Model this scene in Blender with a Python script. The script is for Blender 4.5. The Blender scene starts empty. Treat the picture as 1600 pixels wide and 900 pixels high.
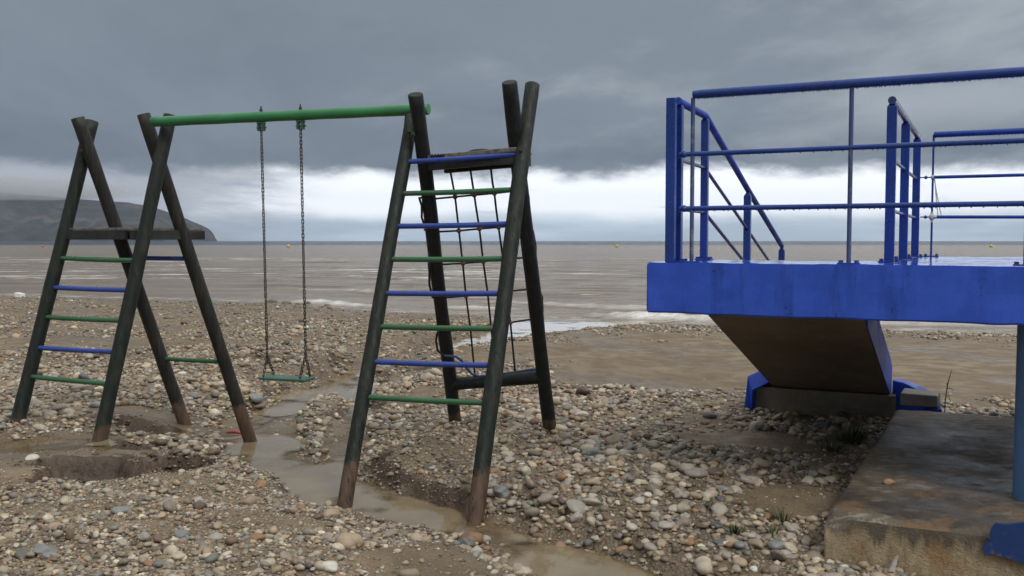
import bpy, bmesh, math, random
import numpy as np
from mathutils import Vector, Matrix, Quaternion
from math import radians, sin, cos, pi

random.seed(7)
RNG = np.random.default_rng(11)
SC = bpy.context.scene
COL = SC.collection

# ------------------------------------------------------------------ camera
FPX = 1450.0                      # focal length in pixels of the 1600 px wide photograph
EYE = 1.6
PITCH = math.atan(74.0 / FPX)
cam_data = bpy.data.cameras.new('camera')
cam_data.sensor_width = 36.0
cam_data.lens = 36.0 * FPX / 1600.0
cam_data.clip_start = 0.05
cam_data.clip_end = 60000.0
cam = bpy.data.objects.new('camera', cam_data)
cam.location = (0, 0, EYE)
cam.rotation_euler = (pi / 2 - PITCH, 0, 0)
COL.objects.link(cam)
SC.camera = cam

# ------------------------------------------------------------------ world, sun, exposure
SUN_EL, SUN_AZ = radians(48), radians(150)      # azimuth clockwise from +Y (view direction)
world = bpy.data.worlds.new('World')
SC.world = world
world.use_nodes = True


class NT:
    """small helper for building node trees"""
    def __init__(self, tree):
        self.t = tree
        self.t.nodes.clear()

    def n(self, typ, **kw):
        nd = self.t.nodes.new(typ)
        for k, v in kw.items():
            if k.startswith('i_'):
                key = k[2:]
                key = int(key) if key.isdigit() else key.replace('_', ' ')
                sock = nd.inputs[key]
                if hasattr(v, 'is_output'):
                    self.t.links.new(v, sock)
                else:
                    sock.default_value = v
            else:
                setattr(nd, k, v)
        return nd

    def m(self, op, a, b=0.0, c=0.0, clamp=False):
        nd = self.t.nodes.new('ShaderNodeMath')
        nd.operation = op
        nd.use_clamp = clamp
        for i, v in enumerate((a, b, c)):
            if hasattr(v, 'is_output'):
                self.t.links.new(v, nd.inputs[i])
            else:
                nd.inputs[i].default_value = v
        return nd.outputs[0]

    def smooth(self, v, a, b, lo=0.0, hi=1.0):
        nd = self.t.nodes.new('ShaderNodeMapRange')
        nd.interpolation_type = 'SMOOTHSTEP'
        self.t.links.new(v, nd.inputs[0])
        for i, q in ((1, a), (2, b), (3, lo), (4, hi)):
            if hasattr(q, 'is_output'):
                self.t.links.new(q, nd.inputs[i])
            else:
                nd.inputs[i].default_value = q
        return nd.outputs[0]

    def mix(self, f, a, b, blend='MIX'):
        nd = self.t.nodes.new('ShaderNodeMix')
        nd.data_type = 'RGBA'
        nd.blend_type = blend
        for i, v in ((0, f), (6, a), (7, b)):
            if hasattr(v, 'is_output'):
                self.t.links.new(v, nd.inputs[i])
            elif i == 0:
                nd.inputs[0].default_value = v
            else:
                nd.inputs[i].default_value = (*v, 1.0) if len(v) == 3 else v
        return nd.outputs[2]

    def noise(self, vec, scale, detail=4.0, rough=0.55, dist=0.0):
        nd = self.n('ShaderNodeTexNoise')
        if vec is not None:
            self.t.links.new(vec, nd.inputs['Vector'])
        nd.inputs['Scale'].default_value = scale
        nd.inputs['Detail'].default_value = detail
        nd.inputs['Roughness'].default_value = rough
        nd.inputs['Distortion'].default_value = dist
        return nd.outputs[0]

    def vscale(self, vec, s):
        nd = self.t.nodes.new('ShaderNodeVectorMath')
        nd.operation = 'MULTIPLY'
        self.t.links.new(vec, nd.inputs[0])
        nd.inputs[1].default_value = s
        return nd.outputs[0]

    def vadd(self, vec, s):
        nd = self.t.nodes.new('ShaderNodeVectorMath')
        nd.operation = 'ADD'
        self.t.links.new(vec, nd.inputs[0])
        nd.inputs[1].default_value = s
        return nd.outputs[0]

    def link(self, a, b):
        self.t.links.new(a, b)


def build_world():
    t = NT(world.node_tree)
    STR = 0.1                                            # Background strength; cloud radiances below are divided by it
    d = t.n('ShaderNodeTexCoord').outputs['Generated']
    sep = t.n('ShaderNodeSeparateXYZ', i_0=d)
    dx, dy, dz = sep.outputs
    sky = t.n('ShaderNodeTexSky', sky_type='NISHITA', sun_disc=False, sun_elevation=SUN_EL,
              sun_rotation=SUN_AZ, altitude=0.0, air_density=1.0, dust_density=2.0, ozone_density=1.0)
    zc = t.m('MAXIMUM', dz, 0.0)
    # cloud deck seen in perspective
    h = t.m('ADD', zc, 0.09)
    deck_uv = t.n('ShaderNodeCombineXYZ', i_0=t.m('DIVIDE', dx, h), i_1=t.m('DIVIDE', dy, h), i_2=0.3).outputs[0]
    n_big = t.noise(t.vscale(deck_uv, (0.45, 0.22, 1)), 1.0, 5, 0.55, 0.3)
    n_mid = t.noise(t.vadd(t.vscale(deck_uv, (1.0, 0.55, 1)), (4.0, 2.0, 0.0)), 1.6, 6, 0.6, 0.2)
    # horizontal streaks in direction space (the low clear gap)
    str_uv = t.vscale(d, (5.0, 5.0, 42.0))
    n_str = t.noise(str_uv, 1.0, 6, 0.6, 0.25)
    n_edge = t.noise(t.vscale(d, (4.5, 4.5, 9.0)), 1.6, 6, 0.6)
    n_fine = t.noise(t.vscale(d, (22.0, 22.0, 60.0)), 1.0, 5, 0.65)
    # low gap under the deck: white cloud, paler blue below
    white = (1.30 / STR, 1.35 / STR, 1.40 / STR)
    gap_grey = (0.70 / STR, 0.82 / STR, 0.94 / STR)
    gap = t.mix(t.smooth(n_str, 0.28, 0.44), gap_grey, white)
    low = t.mix(0.25, (0.56 / STR, 0.69 / STR, 0.82 / STR), sky.outputs[0])
    low = t.mix(t.smooth(n_str, 0.42, 0.68), low, tuple(k * 0.95 for k in gap_grey))
    zlow = t.m('ADD', dz, t.m('MULTIPLY', t.m('SUBTRACT', n_edge, 0.5), 0.022))
    gap = t.mix(t.smooth(zlow, 0.016, 0.036), low, gap)
    # towards the left of the view the gap is veiled by rain
    veil_n = t.m('ADD', dx, t.m('MULTIPLY', t.m('SUBTRACT', n_mid, 0.5), 0.25))
    veil = t.smooth(veil_n, -0.17, -0.37)
    gap = t.mix(t.m('MULTIPLY', veil, 0.85), gap, (0.31 / STR, 0.335 / STR, 0.375 / STR))
    # the deck
    deck_dark = (0.128 / STR, 0.162 / STR, 0.198 / STR)
    deck_mid = (0.215 / STR, 0.258 / STR, 0.305 / STR)
    deck_lite = (0.40 / STR, 0.445 / STR, 0.485 / STR)
    dk = t.mix(t.smooth(n_big, 0.34, 0.60), deck_dark, deck_mid)
    lite = t.m('ADD', n_mid, t.m('MULTIPLY', dx, 0.62))
    dk = t.mix(t.smooth(lite, 0.50, 0.86, 0.0, 0.85), dk, deck_lite)
    base_dark = t.smooth(dz, 0.135, 0.085)
    dk = t.mix(t.m('MULTIPLY', base_dark, t.smooth(n_edge, 0.35, 0.62, 0.35, 0.85)), dk, deck_dark)
    # an overcast sky brightens steadily towards the zenith
    zen = t.smooth(dz, 0.22, 0.80, 1.0, 4.4)
    grey = t.n('ShaderNodeRGBToBW', i_0=dk).outputs[0]
    dk = t.mix(t.smooth(dz, 0.22, 0.70, 0.0, 0.8), dk, t.mix(1.0, (1.04, 1.0, 0.94), t.n('ShaderNodeCombineColor', i_0=grey, i_1=grey, i_2=grey).outputs[0], 'MULTIPLY'))
    dkv = t.n('ShaderNodeVectorMath', operation='SCALE', i_0=dk, i_Scale=zen).outputs[0]
    edge = t.m('ADD', 0.070, t.m('MULTIPLY', t.m('SUBTRACT', n_edge, 0.5), 0.055))
    edge = t.m('ADD', edge, t.m('MULTIPLY', t.m('SUBTRACT', n_fine, 0.5), 0.018))
    lo_e = t.m('SUBTRACT', edge, 0.008)
    hi_e = t.m('ADD', edge, 0.012)
    deck_f = t.smooth(dz, lo_e, hi_e)
    col = t.mix(deck_f, gap, dkv)
    bg = t.n('ShaderNodeBackground', i_Color=col, i_Strength=STR)
    out = t.n('ShaderNodeOutputWorld')
    t.link(bg.outputs[0], out.inputs[0])


build_world()
world.cycles.sampling_method = 'MANUAL'
world.cycles.sample_map_resolution = 1024

sun_data = bpy.data.lights.new('sun', 'SUN')
sun_data.energy = 1.35
sun_data.angle = radians(18)
sun_data.color = (1.0, 0.965, 0.91)
sun = bpy.data.objects.new('sun', sun_data)
sd = Vector((sin(SUN_AZ) * cos(SUN_EL), cos(SUN_AZ) * cos(SUN_EL), sin(SUN_EL)))
sun.rotation_euler = sd.to_track_quat('Z', 'Y').to_euler()
sun.location = (6, -12, 14)
COL.objects.link(sun)

vs = SC.view_settings
vs.view_transform = 'Standard'
vs.look = 'None'
vs.exposure = 0.0
vs.gamma = 1.0
vs.use_curve_mapping = False
SC.render.engine = 'CYCLES'
cy = SC.cycles
cy.use_denoising = True
try:
    cy.denoiser = 'OPENIMAGEDENOISE'
    cy.denoising_prefilter = 'ACCURATE'
except Exception:
    pass
cy.max_bounces = 6
cy.diffuse_bounces = 3
cy.glossy_bounces = 3
cy.transparent_max_bounces = 8
cy.volume_bounces = 0
cy.caustics_reflective = False
cy.caustics_refractive = False

# ------------------------------------------------------------------ measuring helpers
_c, _s = cos(PITCH), sin(PITCH)


def ray(px, py):
    x = (px - 800.0) / FPX
    y = -(py - 450.0) / FPX
    return Vector((x, _c + y * _s, -_s + y * _c))


def at(px, py, Y):
    """world point at distance Y in front of the photographer, seen at pixel (px, py) of the photograph"""
    r = ray(px, py)
    k = Y / r.y
    return Vector((r.x * k, Y, EYE + r.z * k))


def on_z(px, py, z=0.0):
    r = ray(px, py)
    k = (z - EYE) / r.z
    return Vector((r.x * k, r.y * k, z))


def proj_v(p):
    q = p - Vector((0, 0, EYE))
    dep = q.y * _c - q.z * _s
    up = q.y * _s + q.z * _c
    return 450.0 - FPX * up / dep


# ------------------------------------------------------------------ numpy value noise
_TAB = np.random.default_rng(5).random((256, 256))


def vnoise(x, y, seed=0):
    x = np.asarray(x, float) + seed * 17.31
    y = np.asarray(y, float) + seed * 9.77
    xi = np.floor(x).astype(int)
    yi = np.floor(y).astype(int)
    fx = x - xi
    fy = y - yi
    fx = fx * fx * (3 - 2 * fx)
    fy = fy * fy * (3 - 2 * fy)
    a = _TAB[xi & 255, yi & 255]
    b = _TAB[(xi + 1) & 255, yi & 255]
    c = _TAB[xi & 255, (yi + 1) & 255]
    d = _TAB[(xi + 1) & 255, (yi + 1) & 255]
    return (a * (1 - fx) + b * fx) * (1 - fy) + (c * (1 - fx) + d * fx) * fy - 0.5


def fbm(x, y, sc, octs=4, seed=0, gain=0.5):
    v = 0.0
    amp = 1.0
    for o in range(octs):
        v = v + amp * vnoise(x * sc, y * sc, seed + o)
        sc *= 2.07
        amp *= gain
    return v


def sstep(a, b, v):
    u = np.clip((v - a) / (b - a), 0, 1)
    return u * u * (3 - 2 * u)


# ------------------------------------------------------------------ mesh helpers
class MB:
    """collects shapes in world coordinates; build() links them as one mesh object"""
    def __init__(self):
        self.v = []
        self.f = []
        self.sm = []

    def add(self, verts, faces, smooth=False):
        b = len(self.v)
        self.v += [tuple(q) for q in verts]
        self.f += [tuple(i + b for i in fc) for fc in faces]
        self.sm += [smooth] * len(faces)
        return self

    def hexa(self, p):
        """eight corners: 0-3 bottom ring, 4-7 top ring"""
        return self.add(p, [(3, 2, 1, 0), (4, 5, 6, 7), (0, 1, 5, 4), (1, 2, 6, 5), (2, 3, 7, 6), (3, 0, 4, 7)])

    def box(self, o, ax, ay, az):
        o, ax, ay, az = map(Vector, (o, ax, ay, az))
        return self.hexa([o, o + ax, o + ax + ay, o + ay, o + az, o + ax + az, o + ax + ay + az, o + ay + az])

    def bar(self, a, b, w, h, up=(0, 0, 1)):
        """rectangular bar from a to b, w across and h along up"""
        a, b = Vector(a), Vector(b)
        d = (b - a).normalized()
        u = Vector(up)
        r = d.cross(u).normalized()
        u = r.cross(d).normalized()
        r *= w / 2
        u *= h / 2
        return self.hexa([a - r - u, a + r - u, b + r - u, b - r - u, a - r + u, a + r + u, b + r + u, b - r + u])

    def tube(self, pts, rad, n=10, cap=True, closed=False, smooth=True):
        pts = [Vector(q) for q in pts]
        m = len(pts)
        rads = rad if isinstance(rad, (list, tuple)) else [rad] * m
        ref = None
        rings = []
        for i, p in enumerate(pts):
            if closed:
                d = pts[(i + 1) % m] - pts[i - 1]
            else:
                d = pts[min(i + 1, m - 1)] - pts[max(i - 1, 0)]
            d.normalize()
            if ref is None:
                ref = Vector((0, 0, 1)) if abs(d.z) < 0.9 else Vector((0, 1, 0))
                ref = (ref - d * ref.dot(d)).normalized()
            else:
                ref = (ref - d * ref.dot(d)).normalized()
            s = d.cross(ref)
            rings.append([p + (ref * cos(2 * pi * k / n) + s * sin(2 * pi * k / n)) * rads[i] for k in range(n)])
        vs_ = [q for r in rings for q in r]
        fs = []
        for i in range(m if closed else m - 1):
            j = (i + 1) % m
            for k in range(n):
                fs.append((i * n + k, i * n + (k + 1) % n, j * n + (k + 1) % n, j * n + k))
        self.add(vs_, fs, smooth)
        if cap and not closed:
            self.add(rings[0], [tuple(range(n - 1, -1, -1))])
            self.add(rings[-1], [tuple(range(n))])
        return self

    def prism(self, poly, dvec):
        """extrude a planar polygon along dvec"""
        d = Vector(dvec)
        n = len(poly)
        a = [Vector(q) for q in poly]
        b = [q + d for q in a]
        fs = [tuple(range(n - 1, -1, -1)), tuple(range(n, 2 * n))]
        for i in range(n):
            fs.append((i, (i + 1) % n, n + (i + 1) % n, n + i))
        return self.add(a + b, fs)

    def ball(self, c, r, squash=(1, 1, 1), n=8, m=6):
        c = Vector(c)
        vs_ = []
        for i in range(m + 1):
            th = pi * i / m
            for k in range(n):
                ph = 2 * pi * k / n
                vs_.append(c + Vector((sin(th) * cos(ph) * r * squash[0], sin(th) * sin(ph) * r * squash[1], cos(th) * r * squash[2])))
        fs = [(i * n + k, (i + 1) * n + k, (i + 1) * n + (k + 1) % n, i * n + (k + 1) % n) for i in range(m) for k in range(n)]
        return self.add(vs_, fs, True)

    def mesh(self, name, origin=(0, 0, 0), fix=True):
        me = bpy.data.meshes.new(name)
        o = Vector(origin)
        me.from_pydata([tuple(Vector(q) - o) for q in self.v], [], self.f)
        me.polygons.foreach_set('use_smooth', self.sm)
        if fix:
            bm = bmesh.new()
            bm.from_mesh(me)
            bmesh.ops.recalc_face_normals(bm, faces=bm.faces)
            bm.to_mesh(me)
            bm.free()
        me.update()
        return me

    def build(self, name, mat, parent=None, origin=None, bevel=0.0, segs=2):
        org = Vector(origin) if origin is not None else (ORIGIN.get(parent.name, Vector()) if parent else Vector())
        me = self.mesh(name, org)
        me.materials.append(mat)
        ob = bpy.data.objects.new(name, me)
        COL.objects.link(ob)
        if parent:
            ob.parent = parent
            ORIGIN[ob.name] = org
        else:
            ob.location = org
            ORIGIN[ob.name] = org
        if bevel:
            md = ob.modifiers.new('bevel', 'BEVEL')
            md.width = bevel
            md.segments = segs
            md.limit_method = 'ANGLE'
            md.angle_limit = radians(40)
        return ob


ORIGIN = {}


def tag(o, label=None, cat=None, group=None, kind=None):
    if label:
        o['label'] = label
    if cat:
        o['category'] = cat
    if group:
        o['group'] = group
    if kind:
        o['kind'] = kind
    return o


def thing(name, loc, label, cat, group=None):
    o = bpy.data.objects.new(name, None)
    o.location = loc
    o.empty_display_size = 0.1
    COL.objects.link(o)
    ORIGIN[o.name] = Vector(loc)
    return tag(o, label, cat, group)


def arr_mesh(name, verts, faces, smooth=True):
    """fast mesh from numpy arrays; faces (n,3) or (n,4)"""
    me = bpy.data.meshes.new(name)
    nf, k = faces.shape
    me.vertices.add(len(verts))
    me.vertices.foreach_set('co', np.ascontiguousarray(verts, dtype=np.float32).ravel())
    me.loops.add(nf * k)
    me.loops.foreach_set('vertex_index', np.ascontiguousarray(faces, dtype=np.int32).ravel())
    me.polygons.add(nf)
    me.polygons.foreach_set('loop_start', np.arange(0, nf * k, k, dtype=np.int32))
    me.update(calc_edges=True)
    me.polygons.foreach_set('use_smooth', np.full(nf, smooth, dtype=bool))
    return me


def grid_faces(nr, nc):
    i = np.arange(nr - 1)[:, None] * nc + np.arange(nc - 1)[None, :]
    return np.stack([i, i + 1, i + nc + 1, i + nc], -1).reshape(-1, 4)


# ------------------------------------------------------------------ materials
def new_mat(name):
    m = bpy.data.materials.new(name)
    m.use_nodes = True
    return m, NT(m.node_tree)


def finish(t, col, rough, bump=None, bstr=0.3, bdist=0.01, spec=0.5, metal=0.0, extra=None):
    p = t.n('ShaderNodeBsdfPrincipled')
    for key, v in (('Base Color', col), ('Roughness', rough), ('Specular IOR Level', spec), ('Metallic', metal)):
        if hasattr(v, 'is_output'):
            t.link(v, p.inputs[key])
        else:
            p.inputs[key].default_value = (*v, 1) if key == 'Base Color' else v
    if bump is not None:
        b = t.n('ShaderNodeBump')
        b.inputs['Strength'].default_value = bstr
        b.inputs['Distance'].default_value = bdist
        t.link(bump, b.inputs['Height'])
        t.link(b.outputs[0], p.inputs['Normal'])
    o = t.n('ShaderNodeOutputMaterial')
    t.link(p.outputs[0], o.inputs[0])
    return p, o


def pos(t):
    return t.n('ShaderNodeNewGeometry').outputs['Position']


def mat_log(name, tint, worn, wornamt=0.55):
    m, t = new_mat(name)
    P = pos(t)
    oc = t.n('ShaderNodeTexCoord').outputs['Object']
    streak = t.noise(t.vscale(P, (26, 26, 3.0)), 1.0, 5, 0.62)
    blot = t.noise(P, 7.0, 5, 0.65)
    fine = t.noise(t.vscale(P, (90, 90, 14)), 1.0, 3, 0.6)
    c = t.mix(t.smooth(streak, 0.45, 0.72), tint, worn)
    c = t.mix(t.smooth(blot, 0.52, 0.74, 0, wornamt), c, (worn[0] * 1.5, worn[1] * 1.25, worn[2] * 1.05))
    c = t.mix(t.smooth(fine, 0.60, 0.78, 0, 0.35), c, (0.13, 0.12, 0.10))
    crk = t.noise(t.vscale(P, (70, 70, 2.2)), 1.0, 3, 0.5, 0.2)
    crack = t.smooth(crk, 0.335, 0.30)
    knot = t.n('ShaderNodeTexVoronoi', feature='F1', i_Scale=1.0, i_Vector=t.vscale(P, (9, 9, 3.4))).outputs['Distance']
    c = t.mix(t.smooth(knot, 0.16, 0.08, 0, 0.7), c, (0.012, 0.010, 0.008))
    # the stretch that had been buried before the flood is bare brown wood
    sep = t.n('ShaderNodeSeparateXYZ', i_0=P)
    zz = t.m('ADD', sep.outputs[2], t.m('MULTIPLY', t.m('SUBTRACT', blot, 0.5), 0.34))
    low = t.smooth(zz, 0.12, 0.05)
    bare = t.mix(t.smooth(streak, 0.4, 0.65), (0.115, 0.070, 0.045), (0.060, 0.040, 0.028))
    c = t.mix(low, c, bare)
    c = t.mix(crack, c, (0.006, 0.006, 0.005))
    finish(t, c, t.smooth(blot, 0.3, 0.7, 0.42, 0.7), t.m('SUBTRACT', t.m('ADD', streak, t.m('MULTIPLY', fine, 0.4)), t.m('MULTIPLY', crack, 1.2)), 0.75, 0.010, 0.35)
    return m


def mat_paint(name, col, worn, amt=0.5, rough=0.32, scale=14.0, bump=0.25):
    m, t = new_mat(name)
    P = pos(t)
    n1 = t.noise(P, scale, 5, 0.6)
    n2 = t.noise(P, scale * 5.5, 4, 0.65)
    n3 = t.noise(P, 2.2, 3, 0.5)
    c = t.mix(t.smooth(n3, 0.3, 0.7), tuple(k * 0.82 for k in col), tuple(min(1, k * 1.12) for k in col))
    w = t.smooth(t.m('ADD', t.m('MULTIPLY', n1, 0.7), t.m('MULTIPLY', n2, 0.35)), 0.56, 0.64, 0, amt)
    c = t.mix(w, c, worn)
    finish(t, c, t.smooth(n1, 0.3, 0.7, rough * 0.8, rough * 1.4), n2, bump, 0.003, 0.5)
    return m


def mat_plain(name, col, rough=0.6, var=0.3, scale=20.0, bump=0.2, spec=0.4, metal=0.0):
    m, t = new_mat(name)
    P = pos(t)
    n1 = t.noise(P, scale, 4, 0.6)
    c = t.mix(t.smooth(n1, 0.3, 0.7), tuple(k * (1 - var) for k in col), tuple(min(1, k * (1 + var)) for k in col))
    finish(t, c, rough, n1, bump, 0.004, spec, metal)
    return m


def mat_slab_blue(name):
    m, t = new_mat(name)
    P = pos(t)
    n1 = t.noise(t.vscale(P, (7, 7, 0.9)), 1.0, 6, 0.68)          # vertical drip staining
    n2 = t.noise(P, 5.0, 6, 0.62)
    n3 = t.noise(P, 55.0, 4, 0.6)
    n4 = t.noise(P, 16.0, 4, 0.7)
    c = t.mix(t.smooth(n2, 0.32, 0.68), (0.023, 0.080, 0.48), (0.032, 0.102, 0.58))
    c = t.mix(t.smooth(n1, 0.50, 0.66, 0, 0.75), c, (0.015, 0.052, 0.33))
    c = t.mix(t.smooth(n4, 0.60, 0.76, 0, 0.35), c, (0.06, 0.13, 0.60))
    chips = t.smooth(t.m('ADD', t.m('MULTIPLY', n3, 0.55), t.m('MULTIPLY', n4, 0.5)), 0.60, 0.64, 0, 0.8)
    chips = t.m('MULTIPLY', chips, t.smooth(n1, 0.50, 0.62, 0.04, 1.0))
    c = t.mix(chips, c, (0.012, 0.022, 0.12))
    nz = t.n('ShaderNodeSeparateXYZ', i_0=t.n('ShaderNodeNewGeometry').outputs['True Normal']).outputs[2]
    film = t.m('MULTIPLY', t.smooth(nz, 0.9, 0.98), t.smooth(n2, 0.35, 0.55, 0.5, 1.0))      # rain lying on the flat top
    rg = t.m('ADD', t.m('MULTIPLY', t.m('SUBTRACT', 1.0, film), t.smooth(n2, 0.3, 0.7, 0.40, 0.62)), 0.03)
    finish(t, c, rg, t.m('ADD', n3, t.m('MULTIPLY', n4, 1.2)), 0.22, 0.004, 0.45)
    return m


def mat_concrete(name, dark, mid, lite, rust=(0.20, 0.105, 0.045), rustamt=0.6, boards=False, rough=0.6):
    m, t = new_mat(name)
    P = pos(t)
    n1 = t.noise(P, 2.3, 7, 0.65, 0.3)
    n2 = t.noise(t.vadd(P, (3.1, 8.2, 1.1)), 4.5, 6, 0.6)
    n3 = t.noise(P, 60.0, 4, 0.7)
    n4 = t.noise(P, 22.0, 5, 0.7)
    c = t.mix(t.smooth(n1, 0.36, 0.62), dark, mid)
    c = t.mix(t.smooth(n4, 0.54, 0.70, 0, 0.7), c, lite)
    c = t.mix(t.smooth(n2, 0.50, 0.68, 0, rustamt), c, rust)
    c = t.mix(t.smooth(n3, 0.60, 0.72, 0, 0.6), c, tuple(k * 0.45 for k in dark))
    h = t.m('ADD', t.m('MULTIPLY', n4, 1.2), n3)
    if boards:
        # marks of the shuttering boards the soffit was cast on
        b = t.noise(t.vscale(P, (1.2, 18, 18)), 1.0, 3, 0.5)
        c = t.mix(t.smooth(b, 0.42, 0.66, 0, 0.40), c, tuple(k * 0.6 for k in mid))
        h = t.m('ADD', h, b)
    finish(t, c, t.smooth(n1, 0.3, 0.7, rough * 0.6, rough * 1.3), h, 0.5, 0.010, 0.4)
    return m


def mat_footing():
    m, t = new_mat('stained_wet_concrete')
    g = t.n('ShaderNodeNewGeometry')
    P = g.outputs['Position']
    nz = t.n('ShaderNodeSeparateXYZ', i_0=g.outputs['True Normal']).outputs[2]
    z = t.n('ShaderNodeSeparateXYZ', i_0=P).outputs[2]
    n1 = t.noise(P, 1.7, 7, 0.66, 0.4)
    n2 = t.noise(t.vadd(P, (3.1, 8.2, 1.1)), 3.2, 7, 0.68, 0.5)
    n3 = t.noise(P, 75.0, 4, 0.7)
    n4 = t.noise(t.vscale(P, (9, 16, 9)), 1.0, 6, 0.72)
    run = t.noise(t.vscale(P, (7, 7, 1.1)), 1.0, 6, 0.66)
    # flat top: algae-dark with lime scale and rust
    top = t.mix(t.smooth(n1, 0.38, 0.58), (0.055, 0.043, 0.031), (0.150, 0.118, 0.080))
    top = t.mix(t.smooth(n2, 0.50, 0.60, 0, 0.75), top, (0.20, 0.115, 0.050))
    top = t.mix(t.m('MULTIPLY', t.smooth(n4, 0.50, 0.62), t.smooth(n1, 0.44, 0.60, 0.15, 0.85)), top, (0.30, 0.285, 0.26))
    top = t.mix(t.smooth(n3, 0.56, 0.66, 0, 0.75), top, (0.028, 0.024, 0.02))
    # upright faces: ochre, with black runs from the rim
    side = t.mix(t.smooth(run, 0.36, 0.62), (0.22, 0.165, 0.092), (0.45, 0.36, 0.225))
    side = t.mix(t.smooth(n2, 0.50, 0.64, 0, 0.7), side, (0.30, 0.150, 0.055))
    rim = t.smooth(t.m('ADD', z, t.m('MULTIPLY', t.m('SUBTRACT', run, 0.5), 0.60)), 0.0, 0.11)
    side = t.mix(t.m('MULTIPLY', rim, 0.85), side, (0.040, 0.033, 0.026))
    side = t.mix(t.smooth(n3, 0.58, 0.68, 0, 0.6), side, (0.06, 0.045, 0.03))
    c = t.mix(t.smooth(nz, 0.35, 0.75), side, top)
    h = t.m('ADD', t.m('MULTIPLY', n4, 1.2), t.m('ADD', n3, n2))
    finish(t, c, t.smooth(n1, 0.35, 0.65, 0.28, 0.75), h, 0.7, 0.014, 0.4)
    return m


def mat_ground():
    m, t = new_mat('wet_sand')
    geo = t.n('ShaderNodeNewGeometry')
    P = geo.outputs['Position']
    nz = t.n('ShaderNodeSeparateXYZ', i_0=geo.outputs['True Normal']).outputs[2]
    a = t.n('ShaderNodeAttribute', attribute_name='gravel').outputs['Fac']
    big = t.noise(P, 0.55, 5, 0.6)
    mid = t.noise(P, 3.0, 6, 0.65)
    fine = t.noise(P, 38.0, 5, 0.7)
    vo = t.n('ShaderNodeTexVoronoi', feature='F1', i_Scale=46.0, i_Vector=P)
    vo2 = t.n('ShaderNodeTexVoronoi', feature='F1', i_Scale=17.0, i_Vector=P)
    sand = t.mix(t.smooth(big, 0.32, 0.66), (0.155, 0.112, 0.064), (0.235, 0.180, 0.108))
    mud = t.mix(t.smooth(mid, 0.38, 0.62), (0.078, 0.050, 0.031), (0.130, 0.090, 0.057))
    c = t.mix(t.smooth(mid, 0.40, 0.62, 0.0, 0.75), sand, mud)
    c = t.mix(t.smooth(fine, 0.55, 0.72, 0, 0.45), c, (0.075, 0.055, 0.040))
    # grit too small to build
    gcol = t.n('ShaderNodeValToRGB', i_0=t.n('ShaderNodeSeparateColor', i_0=vo.outputs['Color']).outputs[0])
    el = gcol.color_ramp.elements
    el[0].position, el[0].color = 0.0, (0.07, 0.055, 0.042, 1)
    el[1].position, el[1].color = 1.0, (0.33, 0.275, 0.205, 1)
    e = el.new(0.5)
    e.color = (0.17, 0.135, 0.10, 1)
    gm = t.m('MULTIPLY', a, t.smooth(vo.outputs['Distance'], 0.60, 0.30, 0, 0.95))
    c = t.mix(gm, c, gcol.outputs[0])
    # torn faces of the little cut banks show wet brown earth
    steep = t.smooth(t.m('ADD', nz, t.m('MULTIPLY', t.m('SUBTRACT', mid, 0.5), 0.25)), 0.84, 0.62)
    c = t.mix(steep, c, t.mix(t.smooth(fine, 0.4, 0.6), (0.052, 0.034, 0.023), (0.105, 0.070, 0.046)))
    ea = t.n('ShaderNodeAttribute', attribute_name='earth').outputs['Fac']
    c = t.mix(t.smooth(t.m('ADD', ea, t.m('MULTIPLY', t.m('SUBTRACT', fine, 0.5), 0.8)), 0.3, 0.6, 0, 0.9), c, t.mix(t.smooth(fine, 0.4, 0.6), (0.030, 0.019, 0.012), (0.068, 0.043, 0.026)))
    wet = t.n('ShaderNodeAttribute', attribute_name='wet').outputs['Fac']
    c = t.mix(t.m('MULTIPLY', wet, 0.40), c, (0.095, 0.068, 0.043))
    r = t.m('SUBTRACT', t.smooth(mid, 0.3, 0.7, 0.55, 0.85), t.m('MULTIPLY', wet, 0.38))
    hgt = t.m('ADD', t.m('MULTIPLY', fine, 0.8), t.m('MULTIPLY', a, t.m('SUBTRACT', 1.0, vo.outputs['Distance'])))
    hgt = t.m('ADD', hgt, t.m('MULTIPLY', a, t.m('SUBTRACT', 1.0, vo2.outputs['Distance'])))
    finish(t, c, r, hgt, 0.8, 0.014, 0.4)
    return m


def mat_shingle():
    m, t = new_mat('shingle_stone')
    P = pos(t)
    a = t.n('ShaderNodeAttribute', attribute_name='stone')
    n1 = t.noise(P, 60.0, 4, 0.65)
    n2 = t.noise(P, 16.0, 3, 0.6)
    c = t.mix(t.smooth(n1, 0.40, 0.68, 0, 0.35), a.outputs['Color'], (0.20, 0.165, 0.125))
    c = t.mix(t.smooth(n2, 0.50, 0.72, 0, 0.30), c, (0.10, 0.078, 0.058))
    finish(t, c, t.smooth(n2, 0.3, 0.7, 0.38, 0.68), n1, 0.3, 0.004, 0.45)
    return m


def mat_stone(name, col):
    m, t = new_mat(name)
    oc = t.n('ShaderNodeTexCoord').outputs['Object']
    oi = t.n('ShaderNodeObjectInfo')
    P = pos(t)
    n1 = t.noise(P, 45.0, 5, 0.65)
    n2 = t.noise(P, 14.0, 4, 0.6)
    lo, hi = tuple(k * 0.78 for k in col), tuple(min(1, k * 1.2) for k in col)
    c = t.mix(oi.outputs['Random'], lo, hi)
    c = t.mix(t.smooth(n1, 0.45, 0.70, 0, 0.45), c, tuple(k * 0.6 for k in col))
    c = t.mix(t.smooth(n2, 0.50, 0.72, 0, 0.30), c, (0.13, 0.10, 0.075))
    finish(t, c, t.smooth(n2, 0.3, 0.7, 0.38, 0.66), t.m('ADD', n1, n2), 0.35, 0.006, 0.45)
    return m


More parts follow.
